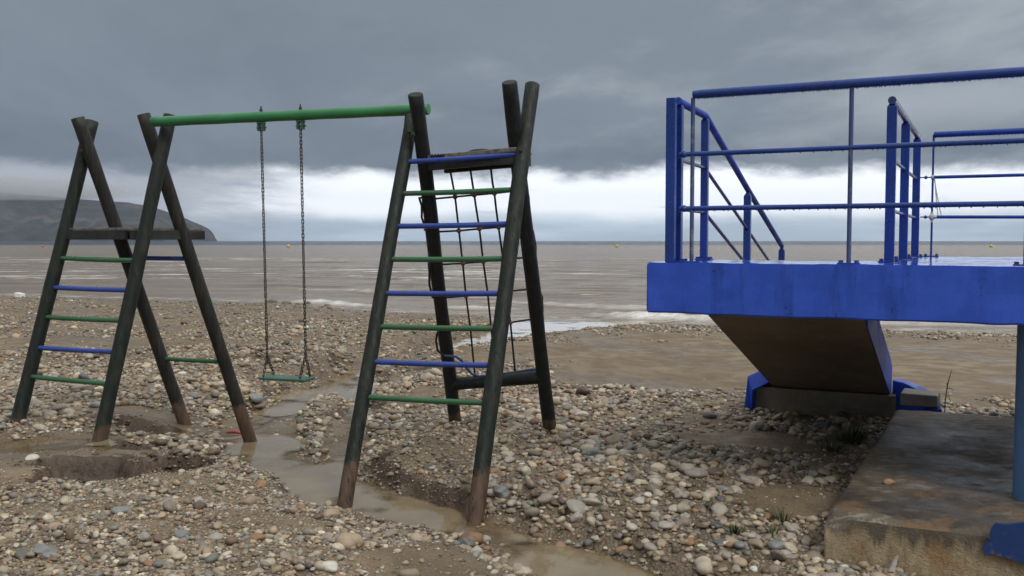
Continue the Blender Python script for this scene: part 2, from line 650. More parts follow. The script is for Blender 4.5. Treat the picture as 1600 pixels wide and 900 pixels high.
def mat_stream():
    m, t = new_mat('muddy_water')
    P = pos(t)
    n1 = t.noise(t.vscale(P, (1.0, 0.55, 1.0)), 9.0, 4, 0.55, 0.6)
    n2 = t.noise(P, 1.3, 4, 0.6)
    n3 = t.noise(P, 34.0, 3, 0.55)
    c = t.mix(t.smooth(n2, 0.35, 0.65), (0.205, 0.160, 0.095), (0.275, 0.218, 0.138))
    p, o = finish(t, c, 0.05, t.m('ADD', t.m('MULTIPLY', n1, 1.0), t.m('MULTIPLY', n3, 0.25)), 0.22, 0.010, 0.5)
    dep = t.n('ShaderNodeAttribute', attribute_name='depth').outputs['Fac']
    tr = t.n('ShaderNodeBsdfTransparent')
    tr.inputs[0].default_value = (0.93, 0.88, 0.78, 1)
    mx = t.n('ShaderNodeMixShader')
    t.link(t.smooth(dep, -0.002, 0.050, 0.10, 0.96), mx.inputs[0])
    t.link(tr.outputs[0], mx.inputs[1])
    t.link(p.outputs[0], mx.inputs[2])
    t.link(mx.outputs[0], o.inputs[0])
    return m


def mat_sea():
    m, t = new_mat('silty_sea')
    P = pos(t)
    sep = t.n('ShaderNodeSeparateXYZ', i_0=P)
    y = sep.outputs[1]
    off = t.n('ShaderNodeAttribute', attribute_name='offshore').outputs['Fac']
    big = t.noise(t.vscale(P, (0.006, 0.03, 1)), 1.0, 5, 0.6)
    mid = t.noise(t.vscale(P, (0.07, 0.30, 1)), 1.0, 6, 0.62)
    c = t.mix(t.smooth(mid, 0.34, 0.66), (0.165, 0.124, 0.078), (0.225, 0.174, 0.115))
    c = t.mix(t.smooth(big, 0.42, 0.66, 0, 0.5), c, (0.215, 0.175, 0.130))
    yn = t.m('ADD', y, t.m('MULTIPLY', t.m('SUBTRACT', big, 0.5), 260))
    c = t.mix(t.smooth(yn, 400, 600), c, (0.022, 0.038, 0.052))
    # sky glints on wave crests painted into the colour, with shore surf
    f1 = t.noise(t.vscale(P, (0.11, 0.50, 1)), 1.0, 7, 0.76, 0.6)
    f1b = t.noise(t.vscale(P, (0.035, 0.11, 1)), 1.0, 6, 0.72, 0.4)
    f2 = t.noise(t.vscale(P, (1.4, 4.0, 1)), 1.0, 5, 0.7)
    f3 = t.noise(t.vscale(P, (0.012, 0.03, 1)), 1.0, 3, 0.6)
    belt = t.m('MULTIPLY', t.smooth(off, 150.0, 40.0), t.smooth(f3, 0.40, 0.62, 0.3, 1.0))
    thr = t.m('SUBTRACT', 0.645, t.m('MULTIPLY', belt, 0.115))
    glint_n = t.m('ADD', t.m('MULTIPLY', f1, 0.62), t.m('ADD', t.m('MULTIPLY', f1b, 0.22), t.m('MULTIPLY', f2, 0.20)))
    foam_glint = t.smooth(glint_n, t.m('SUBTRACT', thr, 0.004), t.m('ADD', thr, 0.045), 0, 1.0)
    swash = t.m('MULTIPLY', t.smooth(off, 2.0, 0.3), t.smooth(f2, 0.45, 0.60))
    fat = t.n('ShaderNodeAttribute', attribute_name='foam_glint').outputs['Fac']
    foam_glint = t.m('MAXIMUM', foam_glint, t.m('MULTIPLY', swash, 0.5))
    foam_glint = t.m('MAXIMUM', foam_glint, t.m('MULTIPLY', fat, t.smooth(f2, 0.25, 0.5, 0.35, 1.0)))
    c = t.mix(foam_glint, c, (0.74, 0.72, 0.69))
    w1 = t.noise(t.vscale(P, (0.35, 1.25, 1)), 1.0, 5, 0.65, 0.5)
    w2 = t.noise(t.vscale(P, (2.2, 5.0, 1)), 1.0, 4, 0.6)
    hgt = t.m('ADD', w1, t.m('MULTIPLY', w2, 0.3))
    r = t.m('ADD', 0.18, t.m('MULTIPLY', foam_glint, 0.5))
    finish(t, c, r, hgt, 1.0, 0.7, t.smooth(yn, 330, 600, 0.26, 0.03))
    return m


M = {}
M['log'] = mat_log('green_stained_log', (0.008, 0.014, 0.010), (0.029, 0.032, 0.024))
M['log_brown'] = mat_log('weathered_dark_log', (0.011, 0.012, 0.010), (0.042, 0.033, 0.025))
M['log_black'] = mat_log('black_stained_log', (0.010, 0.012, 0.013), (0.020, 0.021, 0.021), 0.25)
M['rung_green'] = mat_paint('green_rung_paint', (0.030, 0.125, 0.050), (0.10, 0.085, 0.06), 0.75)
M['rung_blue'] = mat_paint('blue_rung_paint', (0.024, 0.060, 0.32), (0.075, 0.065, 0.075), 0.75)
M['beam_green'] = mat_paint('green_beam_paint', (0.035, 0.20, 0.075), (0.05, 0.12, 0.06), 0.35, 0.36, 9)
M['plank_dark'] = mat_plain('dark_wet_plank', (0.022, 0.023, 0.023), 0.5, 0.45, 12, 0.4)
M['plank_grey'] = mat_plain('worn_grey_plank', (0.15, 0.13, 0.105), 0.75, 0.45, 26, 0.5)
M['chain'] = mat_plain('rusty_chain_steel', (0.055, 0.045, 0.036), 0.5, 0.5, 60, 0.3, 0.5, 0.5)
M['hanger'] = mat_paint('green_hanger_paint', (0.035, 0.10, 0.055), (0.06, 0.05, 0.04), 0.8, 0.45, 40)
M['seat'] = mat_paint('green_seat_paint', (0.03, 0.105, 0.065), (0.13, 0.125, 0.115), 0.85, 0.4, 6)
M['rope'] = mat_plain('dark_net_rope', (0.020, 0.021, 0.024), 0.8, 0.35, 120, 0.6)
M['rope_blue'] = mat_plain('blue_net_rope', (0.035, 0.060, 0.16), 0.75, 0.4, 80, 0.6)
M['knot'] = mat_plain('red_plastic_net_clip', (0.24, 0.085, 0.065), 0.55, 0.35, 30, 0.2)
M['blue'] = mat_slab_blue('blue_masonry_paint')
M['steel_blue'] = mat_paint('blue_steel_paint', (0.010, 0.040, 0.235), (0.015, 0.030, 0.13), 0.35, 0.26, 10, 0.15)
M['rail_blue'] = mat_paint('blue_handrail_paint', (0.010, 0.046, 0.24), (0.04, 0.07, 0.2), 0.35, 0.30, 9, 0.15)
M['rail_worn_sheen'] = mat_paint('blue_handrail_wear_and_sheen', (0.05, 0.075, 0.18), (0.20, 0.21, 0.24), 0.7, 0.16, 5, 0.15)  # pale blotches stand for wear and for painted sheen of the wet rail
M['column_blue'] = mat_paint('faded_blue_column_paint', (0.075, 0.165, 0.34), (0.11, 0.15, 0.20), 0.5, 0.5, 5, 0.3)
M['stair_rail'] = mat_paint('blue_stair_rail_paint', (0.016, 0.062, 0.36), (0.03, 0.06, 0.2), 0.4, 0.55, 10, 0.15)
M['tie'] = mat_plain('pale_rope_tie', (0.55, 0.53, 0.46), 0.8, 0.2, 60, 0.4)
M['drop'] = mat_plain('water_drop', (0.16, 0.20, 0.30), 0.05, 0.1, 10, 0.0, 0.6)
M['soffit'] = mat_concrete('board_marked_concrete', (0.17, 0.135, 0.095), (0.27, 0.22, 0.165), (0.33, 0.28, 0.22), (0.20, 0.145, 0.09), 0.4, True, 0.75)
M['footing'] = mat_footing()
M['block'] = mat_concrete('grey_concrete_block', (0.15, 0.13, 0.105), (0.22, 0.195, 0.16), (0.27, 0.25, 0.22), (0.17, 0.12, 0.075), 0.4)
M['patch'] = mat_paint('rough_blue_paint_patch', (0.009, 0.042, 0.165), (0.16, 0.11, 0.065), 0.6, 0.5, 12, 0.5)
M['grass'] = mat_plain('weed_green', (0.060, 0.085, 0.035), 0.6, 0.4, 30, 0.1)
M['dry'] = mat_plain('dry_stalk', (0.10, 0.085, 0.05), 0.8, 0.4, 40, 0.2)
M['wire'] = mat_plain('rusty_wire', (0.11, 0.085, 0.07), 0.6, 0.3, 60, 0.2)
M['wood'] = mat_plain('grey_driftwood', (0.26, 0.24, 0.21), 0.8, 0.35, 30, 0.5)
M['red'] = mat_plain('red_plastic', (0.38, 0.05, 0.045), 0.4, 0.2, 20, 0.1)
M['buoy_yellow'] = mat_plain('yellow_buoy_paint', (0.62, 0.42, 0.05), 0.4, 0.15, 2, 0.1)
M['buoy_red'] = mat_plain('red_buoy_paint', (0.50, 0.10, 0.06), 0.4, 0.15, 2, 0.1)
M['white_stone'] = mat_stone('white_block', (0.62, 0.62, 0.60))
PAL = [('pale grey', (0.34, 0.305, 0.255)), ('tan', (0.335, 0.26, 0.175)), ('cream', (0.43, 0.37, 0.28)),
       ('dark grey', (0.115, 0.112, 0.108)), ('rust brown', (0.26, 0.15, 0.082)), ('dark brown', (0.135, 0.092, 0.062)),
       ('blue grey', (0.20, 0.205, 0.20)), ('chalk white', (0.50, 0.465, 0.40)), ('warm grey', (0.245, 0.205, 0.16))]
PALW = np.array([0.22, 0.18, 0.16, 0.05, 0.03, 0.09, 0.07, 0.04, 0.19])
for nm, cc in PAL:
    M['stone ' + nm] = mat_stone(nm.replace(' ', '_') + '_stone', cc)

# ------------------------------------------------------------------ the ground
SEA_Z = -0.75
_shx = np.array([-400, -60, -22, -14, -8.7, -4.2, 1.0, 3.6, 7.0, 12.9, 40, 400], float)
_shy = np.array([60, 46, 40, 37, 35, 30.7, 28.6, 26.6, 25.2, 23.3, 18, 8], float)


def shore_y(x):
    return np.interp(x, _shx, _shy)


def wlevel(y):
    """level of the flood stream"""
    return np.where(y < 6.5, -0.20, -0.20 - 0.55 * (y - 6.5) / 20.5)


def on_stream(px, py):
    z = -0.2
    for _ in range(12):
        p = on_z(px, py, z)
        z = float(np.maximum(wlevel(np.array(p.y)), SEA_Z))
    return p.x, p.y


STREAM = [[(1040, 975, .20), (945, 915, .16), (870, 882, .16), (805, 858, .17), (740, 835, .20), (650, 806, .25), (570, 778, .30), (490, 744, .27),
           (430, 716, .28), (392, 694, .33), (402, 668, .34), (440, 640, .30), (500, 610, .30), (560, 587, .34),
           (630, 562, .42), (690, 546, .50), (760, 531, .6), (830, 519, 1.0), (872, 508, 1.7), (900, 496, 2.6)],
          [(560, 592, .16), (556, 640, .12), (540, 690, .13), (520, 740, .16)]]
STREAM_W = [[(*on_stream(a, b), h) for a, b, h in ln] for ln in STREAM]


def stream_dist(x, y):
    """signed distance to the edge of the stream (negative inside)"""
    best = np.full(np.shape(x), 1e3)
    for ln in STREAM_W:
        for (x0, y0, h0), (x1, y1, h1) in zip(ln[:-1], ln[1:]):
            dx, dy = x1 - x0, y1 - y0
            t = np.clip(((x - x0) * dx + (y - y0) * dy) / (dx * dx + dy * dy), 0, 1)
            d = np.hypot(x - x0 - t * dx, y - y0 - t * dy) - (h0 + t * (h1 - h0))
            best = np.minimum(best, d)
    return best


def gz0(px, py):
    p = on_z(px, py, 0.0)
    return p.x, p.y


# (pixel centre, half sizes in m, rotation deg, height)  mounds and hollows
MOUNDS = [((720, 672), (0.55, 0.62), 0, 0.10), ((860, 740), (0.9, 0.55), 0, 0.07), ((655, 700), (0.34, 0.36), 0, 0.15),
          ((610, 536), (1.6, 0.7), -8, 0.13), ((420, 545), (1.4, 0.7), 0, 0.06), ((300, 590), (1.0, 0.6), 0, 0.09),
          ((690, 850), (0.30, 0.16), -10, 0.07), ((800, 890), (0.25, 0.14), 0, 0.06), ((1000, 760), (0.9, 0.8), 0, 0.05),
          ((240, 795), (0.9, 0.22), 0, 0.05), ((560, 860), (0.5, 0.25), 0, 0.05), ((100, 840), (0.8, 0.3), 0, 0.03),
          ((520, 640), (0.0001, 0.0001), 0, 0.0)]
PITS = [((156, 728), (0.42, 0.25), 14, -0.16), ((270, 700), (0.30, 0.19), 5, -0.13), ((228, 652), (0.24, 0.14), 0, -0.13),
        ((195, 682), (0.20, 0.11), 0, -0.10), ((405, 545), (0.45, 0.22), 0, -0.12), ((640, 556), (0.6, 0.2), -6, -0.06)]
MOUND_W = [(*gz0(*c), *r, radians(a), h) for c, r, a, h in MOUNDS]
PIT_W = [(*gz0(*c), *r, radians(a), h) for c, r, a, h in PITS]
# shallow standing water left of the swing frame
PUD = [(*gz0(48, 694), 0.48, 0.36), (*gz0(25, 640), 0.42, 0.12)]
PUD_Z = -0.022


def height(x, y):
    x = np.asarray(x, float)
    y = np.asarray(y, float)
    ys = shore_y(x)
    u = np.clip((y - 7.5) / (ys - 7.5), 0, 1)
    z = SEA_Z * (0.85 * u + 0.15 * u * u) - np.maximum(y - ys, 0) * 0.04
    z = np.maximum(z, -5.0)
    near = 1 - sstep(14, 30, y)
    z = z + fbm(x, y, 0.55, 4, 1) * (0.045 + 0.05 * near) * (1 - sstep(-4, 0, y - ys))
    z = z + fbm(x, y, 3.1, 3, 9) * 0.030 * near
    # ground falls a little towards the terrace footing
    z = z - 0.11 * sstep(0.2, 1.5, x) * (1 - sstep(4.7, 6.8, y))
    # low shores either side of the near stream
    ds = stream_dist(x, y)
    lk = (1 - sstep(0.0, 1.5 - 0.6 * sstep(7, 9, y), ds)) * (1 - sstep(11.0, 15.0, y)) * 0.85
    z = z * (1 - lk) + (wlevel(y) + 0.060 + 0.4 * fbm(x, y, 1.2, 3, 15) * 0.12) * lk
    wob = fbm(x, y, 2.2, 3, 20) * 0.22
    for (cx, cy, rx, ry, a, h) in MOUND_W:
        dx, dy = x - cx, y - cy
        px = (dx * cos(a) + dy * sin(a)) / rx
        py = (-dx * sin(a) + dy * cos(a)) / ry
        z = z + h * np.exp(-(px * px + py * py))
    for (cx, cy, rx, ry) in PUD:
        e = np.hypot((x - cx) / rx, (y - cy) / ry) + wob * 0.8
        k = 1 - sstep(0.75, 1.15, e)
        z = z * (1 - k) + (PUD_Z - 0.004 + fbm(x, y, 2.2, 4, 33) * 0.045) * k
    for (cx, cy, rx, ry, a, h) in PIT_W:
        dx, dy = x - cx, y - cy
        px = (dx * cos(a) + dy * sin(a)) / rx
        py = (-dx * sin(a) + dy * cos(a)) / ry
        wp = wob * 1.3 + fbm(x, y, 5.5, 3, 27) * 0.75
        e = np.hypot(px, py) + wp
        # steep on the far side, running out towards the viewer
        k = 1 - sstep(0.82, 1.05, np.where(py > 0, e, np.hypot(px, py * 0.55) + wp))
        z = z + (h + fbm(x, y, 9.0, 3, 70) * 0.07) * k
    # flood channel
    d = stream_dist(x, y) + fbm(x, y, 1.7, 4, 40) * 0.22 + fbm(x, y, 7.0, 2, 44) * 0.05
    w = np.maximum(wlevel(y), SEA_Z - 0.05)
    bed = w - 0.035 - 0.05 * sstep(0, -0.4, d) + fbm(x, y, 1.6, 4, 50) * 0.14
    k = 1 - sstep(-0.03, 0.13 + 0.3 * sstep(9, 16, y) + 0.30 * sstep(-0.55, -0.15, x) * (1 - sstep(5.9, 6.4, y)), d)
    z = z * (1 - k) + np.minimum(bed, z) * k
    return z


def axis(*segs):
    """(start, stop, step) pieces joined"""
    out = []
    for a, b, st in segs:
        n = max(1, int(round((b - a) / st)))
        out += list(np.linspace(a, b, n, endpoint=False))
    out.append(segs[-1][1])
    return np.array(out)


def geo(a, b, first, ratio=1.06):
    out = [a]
    st = first
    sgn = 1 if b > a else -1
    while (b - out[-1]) * sgn > 0:
        out.append(out[-1] + sgn * st)
        st *= ratio
    out[-1] = b
    return out


gx = np.array(sorted(set(np.round(geo(-4.8, -250, 0.05, 1.07) + list(np.arange(-4.76, 3.6, 0.028)) + geo(3.6, 250, 0.05, 1.07), 4))))
gy = np.array(sorted(set(np.round(geo(4.2, -60, 0.05, 1.12) + list(np.arange(4.225, 10.0, 0.026)) + geo(10.0, 130, 0.035, 1.018), 4))))
GX, GY = np.meshgrid(gx, gy)
GZ = height(GX, GY)


# zones with little shingle: pixel centre and half sizes in m, strength
BARE = [((1080, 533), (5.0, 2.8), 0.72), ((1500, 530), (7.0, 6.5), 0.92), ((1330, 522), (6.0, 5.0), 0.75), ((1280, 525), (4.0, 3.5), 0.6), ((1130, 575), (2.2, 1.3), 0.93), ((1250, 545), (5.0, 2.6), 0.80), ((1480, 560), (3.0, 3.4), 0.90), ((1150, 680), (0.55, 0.42), 0.95),
        ((1250, 770), (0.32, 0.26), 0.9), ((85, 705), (0.8, 0.6), 0.93), ((30, 745), (0.7, 0.3), 0.85), ((60, 517), (3.2, 1.5), 0.9),
        ((210, 640), (0.6, 0.28), 0.85), ((600, 600), (0.6, 0.5), 0.6), ((270, 735), (0.3, 0.15), 0.6), ((120, 480), (5.5, 3.4), 0.35),
        ((720, 870), (0.6, 0.22), 0.72), ((620, 880), (0.35, 0.2), 0.5), ((440, 800), (0.35, 0.2), 0.6), ((330, 770), (0.25, 0.12), 0.5),
        ((960, 520), (2.4, 2.4), 0.6), ((1340, 700), (0.5, 0.8), 0.45), ((1000, 885), (0.28, 0.18), 0.6), ((250, 830), (0.35, 0.10), 0.6), ((130, 800), (0.4, 0.12), 0.5), ((460, 860), (0.3, 0.15), 0.45)]
BARE_W = [(*gz0(*c), *r, s) for c, r, s in BARE]


def shingle_density(x, y):
    """0..1 cover of loose stones"""
    n = fbm(x, y, 0.8, 4, 60)
    k = 0.80 + 0.55 * n
    wob = fbm(x, y, 1.6, 4, 66) * 0.7
    for (cx, cy, rx, ry, s) in BARE_W:
        e = np.hypot((x - cx) / rx, (y - cy) / ry) + wob
        k = k * (1 - s * (1 - sstep(0.7, 1.2, e)))
    # lower left: finer, muddier
    fl = (1 - sstep(-0.6, -0.1, x - 0.10 * (y - 5))) * (1 - sstep(6.6, 7.4, y))
    k = np.clip(k * (1 + 0.12 * fl), 0, 1)
    d = stream_dist(x, y)
    k = k * (0.07 + 0.93 * sstep(-0.14, 0.06, d + fbm(x, y, 2.4, 3, 71) * 0.40))
    k = k * (1 - 0.9 * sstep(-1.5, 0.0, y - shore_y(x)))
    return np.clip(k, 0, 1)


def earth_mask(x, y):
    """freshly torn wet earth in the scoured hollows"""
    m = np.zeros(np.shape(x))
    wob = fbm(x, y, 3.0, 4, 26) * 0.7
    for (cx, cy, rx, ry, a, h) in PIT_W:
        dx, dy = x - cx, y - cy
        px = (dx * cos(a) + dy * sin(a)) / rx
        py = (-dx * sin(a) + dy * cos(a)) / ry
        m = np.maximum(m, 1 - sstep(0.7, 1.05, np.hypot(px, py) + wob + fbm(x, y, 5.5, 3, 27) * 0.75))
    return m


EARTH = earth_mask(GX, GY)
DEN = shingle_density(GX, GY) * (1 - 0.8 * EARTH)
ground_me = arr_mesh('beach_ground', np.stack([GX, GY, GZ], -1).reshape(-1, 3), grid_faces(len(gy), len(gx)))
at_g = ground_me.attributes.new('gravel', 'FLOAT', 'POINT')
at_g.data.foreach_set('value', np.clip(DEN * 1.3 + 0.12, 0, 1).astype(np.float32).ravel())
SD = stream_dist(GX, GY)
wet = np.maximum(1 - sstep(-0.05, 0.30, SD + fbm(GX, GY, 2.0, 3, 80) * 0.25), 0)
wet = np.maximum(wet, sstep(-3.5, -0.5, GY - shore_y(GX)))
for (cx, cy_, rx, ry) in PUD:
    wet = np.maximum(wet, 1 - sstep(0.7, 1.5, np.hypot((GX - cx) / rx, (GY - cy_) / ry)))
wet = np.maximum(wet, 0.8 * sstep(0.05, 0.30, fbm(GX, GY, 0.9, 4, 85)))
at_e = ground_me.attributes.new('earth', 'FLOAT', 'POINT')
at_e.data.foreach_set('value', EARTH.astype(np.float32).ravel())
at_w = ground_me.attributes.new('wet', 'FLOAT', 'POINT')
at_w.data.foreach_set('value', np.clip(wet, 0, 1).astype(np.float32).ravel())
ground_me.materials.append(mat_ground())
ground = bpy.data.objects.new('beach_ground', ground_me)
COL.objects.link(ground)
tag(ground, 'wet brown sand and mud of the beach cut by floodwater', kind='structure')


def gh(x, y):
    return float(height(np.array([x]), np.array([y]))[0])


# ------------------------------------------------------------------ water
def water_sheet(name, xs, ys, zfun, keep, label):
    X, Y = np.meshgrid(xs, ys)
    Z = zfun(X, Y)
    dep = Z - height(X, Y)
    F = grid_faces(len(ys), len(xs))
    ok = keep(X, Y, dep).ravel()
    F = F[ok[F].any(1)]
    used = np.unique(F)
    remap = np.full(X.size, -1)
    remap[used] = np.arange(len(used))
    me = arr_mesh(name, np.stack([X, Y, Z], -1).reshape(-1, 3)[used], remap[F])
    a = me.attributes.new('depth', 'FLOAT', 'POINT')
    a.data.foreach_set('value', dep.ravel()[used].astype(np.float32))
    me.materials.append(M['water'])
    o = bpy.data.objects.new(name, me)
    COL.objects.link(o)
    return tag(o, label, kind='structure')


M['water'] = mat_stream()
water_sheet('stream_water', axis((-3.6, 2.6, 0.035), (2.6, 7.0, 0.12)), axis((3.6, 10.0, 0.035), (10.0, 27.0, 0.14)),
            lambda X, Y: np.maximum(wlevel(Y), SEA_Z + 0.012) + fbm(X, Y, 5.0, 2, 90) * 0.004,
            lambda X, Y, d: (d > -0.03) & (stream_dist(X, Y) < 0.55), 'muddy stream winding past the play frames to the sea')
water_sheet('puddle_water', axis((-5.2, -2.6, 0.04)), axis((6.0, 9.2, 0.04)),
            lambda X, Y: np.full(X.shape, PUD_Z),
            lambda X, Y, d: (d > -0.02) & (np.min([np.hypot((X - c[0]) / c[2], (Y - c[1]) / c[3]) for c in PUD], axis=0) < 1.25),
            'shallow muddy puddle at the feet of the left swing frame')

# sea: one sheet from the beach to the horizon
srow = np.array(geo(14.0, 22.0, 0.5, 1.0)[:-1] + list(np.arange(22.0, 75.0, 0.16)) + geo(75.0, 6000.0, 0.2, 1.03))
su = np.linspace(-1.35, 1.35, 221)
SU, SY = np.meshgrid(su, srow)
SX = SU * (SY + 24.0)
OFF = SY - shore_y(SX)
amp = 0.10 * sstep(0.0, 10.0, OFF) * (1 - 0.7 * sstep(60, 300, SY))
swell = fbm(SX, SY * 4.2, 0.085, 4, 100, 0.6)
crest = np.sin((OFF * 1.15 + 3.2 * fbm(SX, SY, 0.05, 3, 104)))
SZ = SEA_Z + amp * (swell * 0.9 + 0.25 * np.maximum(crest, 0) ** 3) * (1 - sstep(400, 900, SY))
# small breaker reaching the beach left of the terrace and another further along
FOAM = np.zeros_like(SZ)
for (bx, hw, boff, hgt) in ((4.6, 2.6, 1.7, 0.26), (11.0, 4.0, 2.4, 0.13), (-6.5, 2.5, 1.5, 0.16), (-1.2, 1.8, 2.8, 0.12), (3.0, 5.0, 6.0, 0.14), (-5.0, 6.0, 9.0, 0.12)):
    lx = np.clip(1 - ((SX - bx) / hw) ** 2, 0, 1)
    line = boff + 0.5 * fbm(SX, SY * 0, 0.6, 3, 120 + int(bx * 3))
    e = np.exp(-((OFF - line) / 0.42) ** 2) * lx
    SZ += hgt * e * (0.75 + 0.8 * fbm(SX, SY, 1.6, 3, 130))
    FOAM = np.maximum(FOAM, np.clip(np.exp(-((OFF - line + 0.18) / 0.50) ** 2) * lx * 1.25 + fbm(SX, SY, 2.5, 3, 133) * 0.3 * lx * e, 0, 1) * (1 if hgt > 0.15 else 0.6))
sea_me = arr_mesh('sea', np.stack([SX, SY, SZ], -1).reshape(-1, 3), grid_faces(len(srow), len(su)))
for nm, arr in (('offshore', OFF), ('foam_glint', FOAM)):
    a = sea_me.attributes.new(nm, 'FLOAT', 'POINT')
    a.data.foreach_set('value', arr.astype(np.float32).ravel())
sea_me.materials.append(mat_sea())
sea = bpy.data.objects.new('sea', sea_me)
COL.objects.link(sea)
tag(sea, 'brown silty sea with low foaming waves and painted glint streaks', kind='structure')

# ------------------------------------------------------------------ headland
def build_headland():
    Y0 = 3000.0
    px = np.array([-900, -500, -250, -100, 0, 60, 130, 200, 235, 262, 290, 315, 328, 335, 340])
    vv = np.array([270, 268, 276, 286, 297, 303, 309, 314, 319, 328, 338, 349, 356, 364, 376])
    hx = (px - 800) / FPX * Y0
    hz = (376 - vv) / FPX * Y0
    xs = np.linspace(hx[0], hx[-1] + 4, 300)
    tt = np.linspace(-1, 1, 70)
    X, Tt = np.meshgrid(xs, tt)
    top = np.interp(X, hx, hz)
    prof = np.clip(1 - np.abs(Tt), 0, 1) ** 0.72
    wid = 180 + top * 2.6
    Y = Y0 + Tt * wid
    Z = top * prof
    Z = Z + (fbm(X, Y, 0.012, 5, 200, 0.55) * 34 * (1 - prof) + fbm(X, Y * 0.4, 0.03, 4, 210) * 9) * np.clip(top / 60, 0, 1) * sstep(0.0, 0.2, prof) * (1 - 0.75 * sstep(0.8, 1.0, prof))
    Z = Z - 3.0
    X = X * (Y / Y0)
    me = arr_mesh('headland', np.stack([X, Y, Z], -1).reshape(-1, 3), grid_faces(len(tt), len(xs)))
    m, t = new_mat('scrub_covered_rock')
    P = pos(t)
    n = t.noise(P, 0.02, 6, 0.65)
    n2 = t.noise(P, 0.006, 4, 0.6)
    c = t.mix(t.smooth(n, 0.4, 0.65), (0.022, 0.026, 0.022), (0.080, 0.070, 0.062))
    c = t.mix(t.smooth(n2, 0.45, 0.65, 0, 0.5), c, (0.035, 0.033, 0.03))
    finish(t, c, 0.95, None, spec=0.1)
    me.materials.append(m)
    o = bpy.data.objects.new('headland', me)
    COL.objects.link(o)
    tag(o, 'distant scrubby headland falling to the sea', kind='structure')


build_headland()

# ------------------------------------------------------------------ play frames
class Leg:
    def __init__(self, b, t, r=0.06):
        self.a, self.b, self.r = at(*b), at(*t), r

    def pt(self, v):
        """point of the log that the photograph shows at row v"""
        lo, hi = -0.1, 1.1
        for _ in range(40):
            m = (lo + hi) / 2
            p = self.a.lerp(self.b, m)
            if proj_v(p) > v:
                lo = m
            else:
                hi = m
        return self.a.lerp(self.b, (lo + hi) / 2)


def build_log(name, a, b, r, mat, parent, seed, taper=0.04, n=18):
    """round timber with slightly uneven girth, chamfered ends"""
    rnd = random.Random(seed)
    a, b = Vector(a), Vector(b)
    L = (b - a).length
    d = (b - a) / L
    m = max(4, int(L / 0.09))
    side = d.cross(Vector((0.3, 0.2, 1))).normalized()
    ph = [rnd.random() * 6.28 for _ in range(4)]
    pts, rr = [], []
    for i in range(m + 1):
        t = i / m
        w = 0.004 * sin(t * 5 + ph[0]) + 0.003 * sin(t * 13 + ph[1])
        pts.append(a + d * (L * t) + side * w)
        rr.append(r * (1 + taper * (0.5 - t) + 0.018 * sin(t * 17 + ph[2]) + 0.012 * sin(t * 41 + ph[3]) + rnd.uniform(-0.008, 0.008)))
    c = r * 0.10
    pts = [a] + [a + d * c] + pts[1:-1] + [b - d * c] + [b]
    rr = [rr[0] * 0.9] + [rr[0]] + rr[1:-1] + [rr[-1]] + [rr[-1] * 0.9]
    return MB().tube(pts, rr, n).build(name, mat, parent)


def down(leg, d=0.40):
    return leg.a + (leg.a - leg.b).normalized() * d


def build_rung(a, b, r, mat, parent, name='rung'):
    a, b = Vector(a), Vector(b)
    mid = [a.lerp(b, t) + Vector((0, 0, -0.004 * sin(pi * t))) for t in np.linspace(0, 1, 9)]
    return MB().tube(mid, r, 10).build(name, mat, parent)


# left A-frame tower
LA = Leg((25, 668, 7.94), (144, 189, 8.42))
LB = Leg((287, 657, 8.72), (121, 184, 8.24))
LC = Leg((155, 692, 7.50), (266, 180, 8.02))
LD = Leg((391, 688, 8.50), (224, 178, 8.06))
base = (LA.a + LB.a + LC.a + LD.a) / 4
tower_l = thing('climbing_tower', (base.x, base.y, 0.0), 'dark log climbing frame of two crossed pairs with ladder rungs, at the left', 'climbing frame')
for i, (lg, mt) in enumerate(((LA, 'log'), (LB, 'log_brown'), (LC, 'log'), (LD, 'log_brown'))):
    build_log('leg', down(lg), lg.b, 0.058, M[mt], tower_l, 20 + i)
for va, vc, k in ((403, 407, 'rung_green'), (449, 453.5, 'rung_blue'), (495, 501, 'rung_green'), (543, 550, 'rung_blue'), (588, 600, 'rung_green')):
    build_rung(LA.pt(va), LC.pt(vc), 0.021, M[k], tower_l)
for vb, vd, k in ((402, 404, 'rung_blue'), (560, 565, 'rung_green')):
    build_rung(LB.pt(vb), LD.pt(vd), 0.020, M[k], tower_l)
def cross_bolts(parent, la, lb, va, vb):
    # through bolt with washers where two logs cross
    a, b = la.pt(va), lb.pt(vb)
    d = (b - a)
    d = Vector((d.x * 0.2, -1, 0)).normalized()
    c = (a + b) / 2
    for sgn in (1,):
        q = c + d * 0.118 * sgn
        MB().tube([q - d * 0.02, q], 0.018, 12).tube([q, q + d * 0.012], 0.011, 6, smooth=False).build('bolt', M['chain'], parent)


cross_bolts(tower_l, LA, LB, 238, 238)
cross_bolts(tower_l, LC, LD, 268, 268)
# platform: two side boards and planks
p1, p2, p3 = at(96, 366, 8.25), at(203, 366, 7.92), at(319, 366, 8.32)
p4 = p1 + (p3 - p2)
zt, zb = 1.690, 1.607
for a, b, nm in ((p1, p2, 'side_board'), (p2, p3, 'cross_board'), (p4, p1, 'cross_board'), (p3, p4, 'side_board')):
    d = (b - a).normalized()
    a2, b2 = a.copy(), b.copy()
    if nm == 'side_board':
        a2 = a + d * 0.05
        b2 = b - d * 0.05
    a2.z = b2.z = (zt + zb) / 2
    MB().bar(a2, b2, 0.045, zt - zb - 0.004).build(nm, M['plank_dark'], tower_l, bevel=0.004)
du = (p2 - p1)
dv = (p4 - p1)
for k in range(5):
    u0, u1 = (k + 0.03) / 5, (k + 0.97) / 5
    o_ = p1 + dv * u0 + du * 0.02
    o_.z = zt + 0.001
    MB().box(o_, du * 0.96, dv * (u1 - u0), (0, 0, 0.022)).build('plank', M['plank_grey'], tower_l, bevel=0.004)

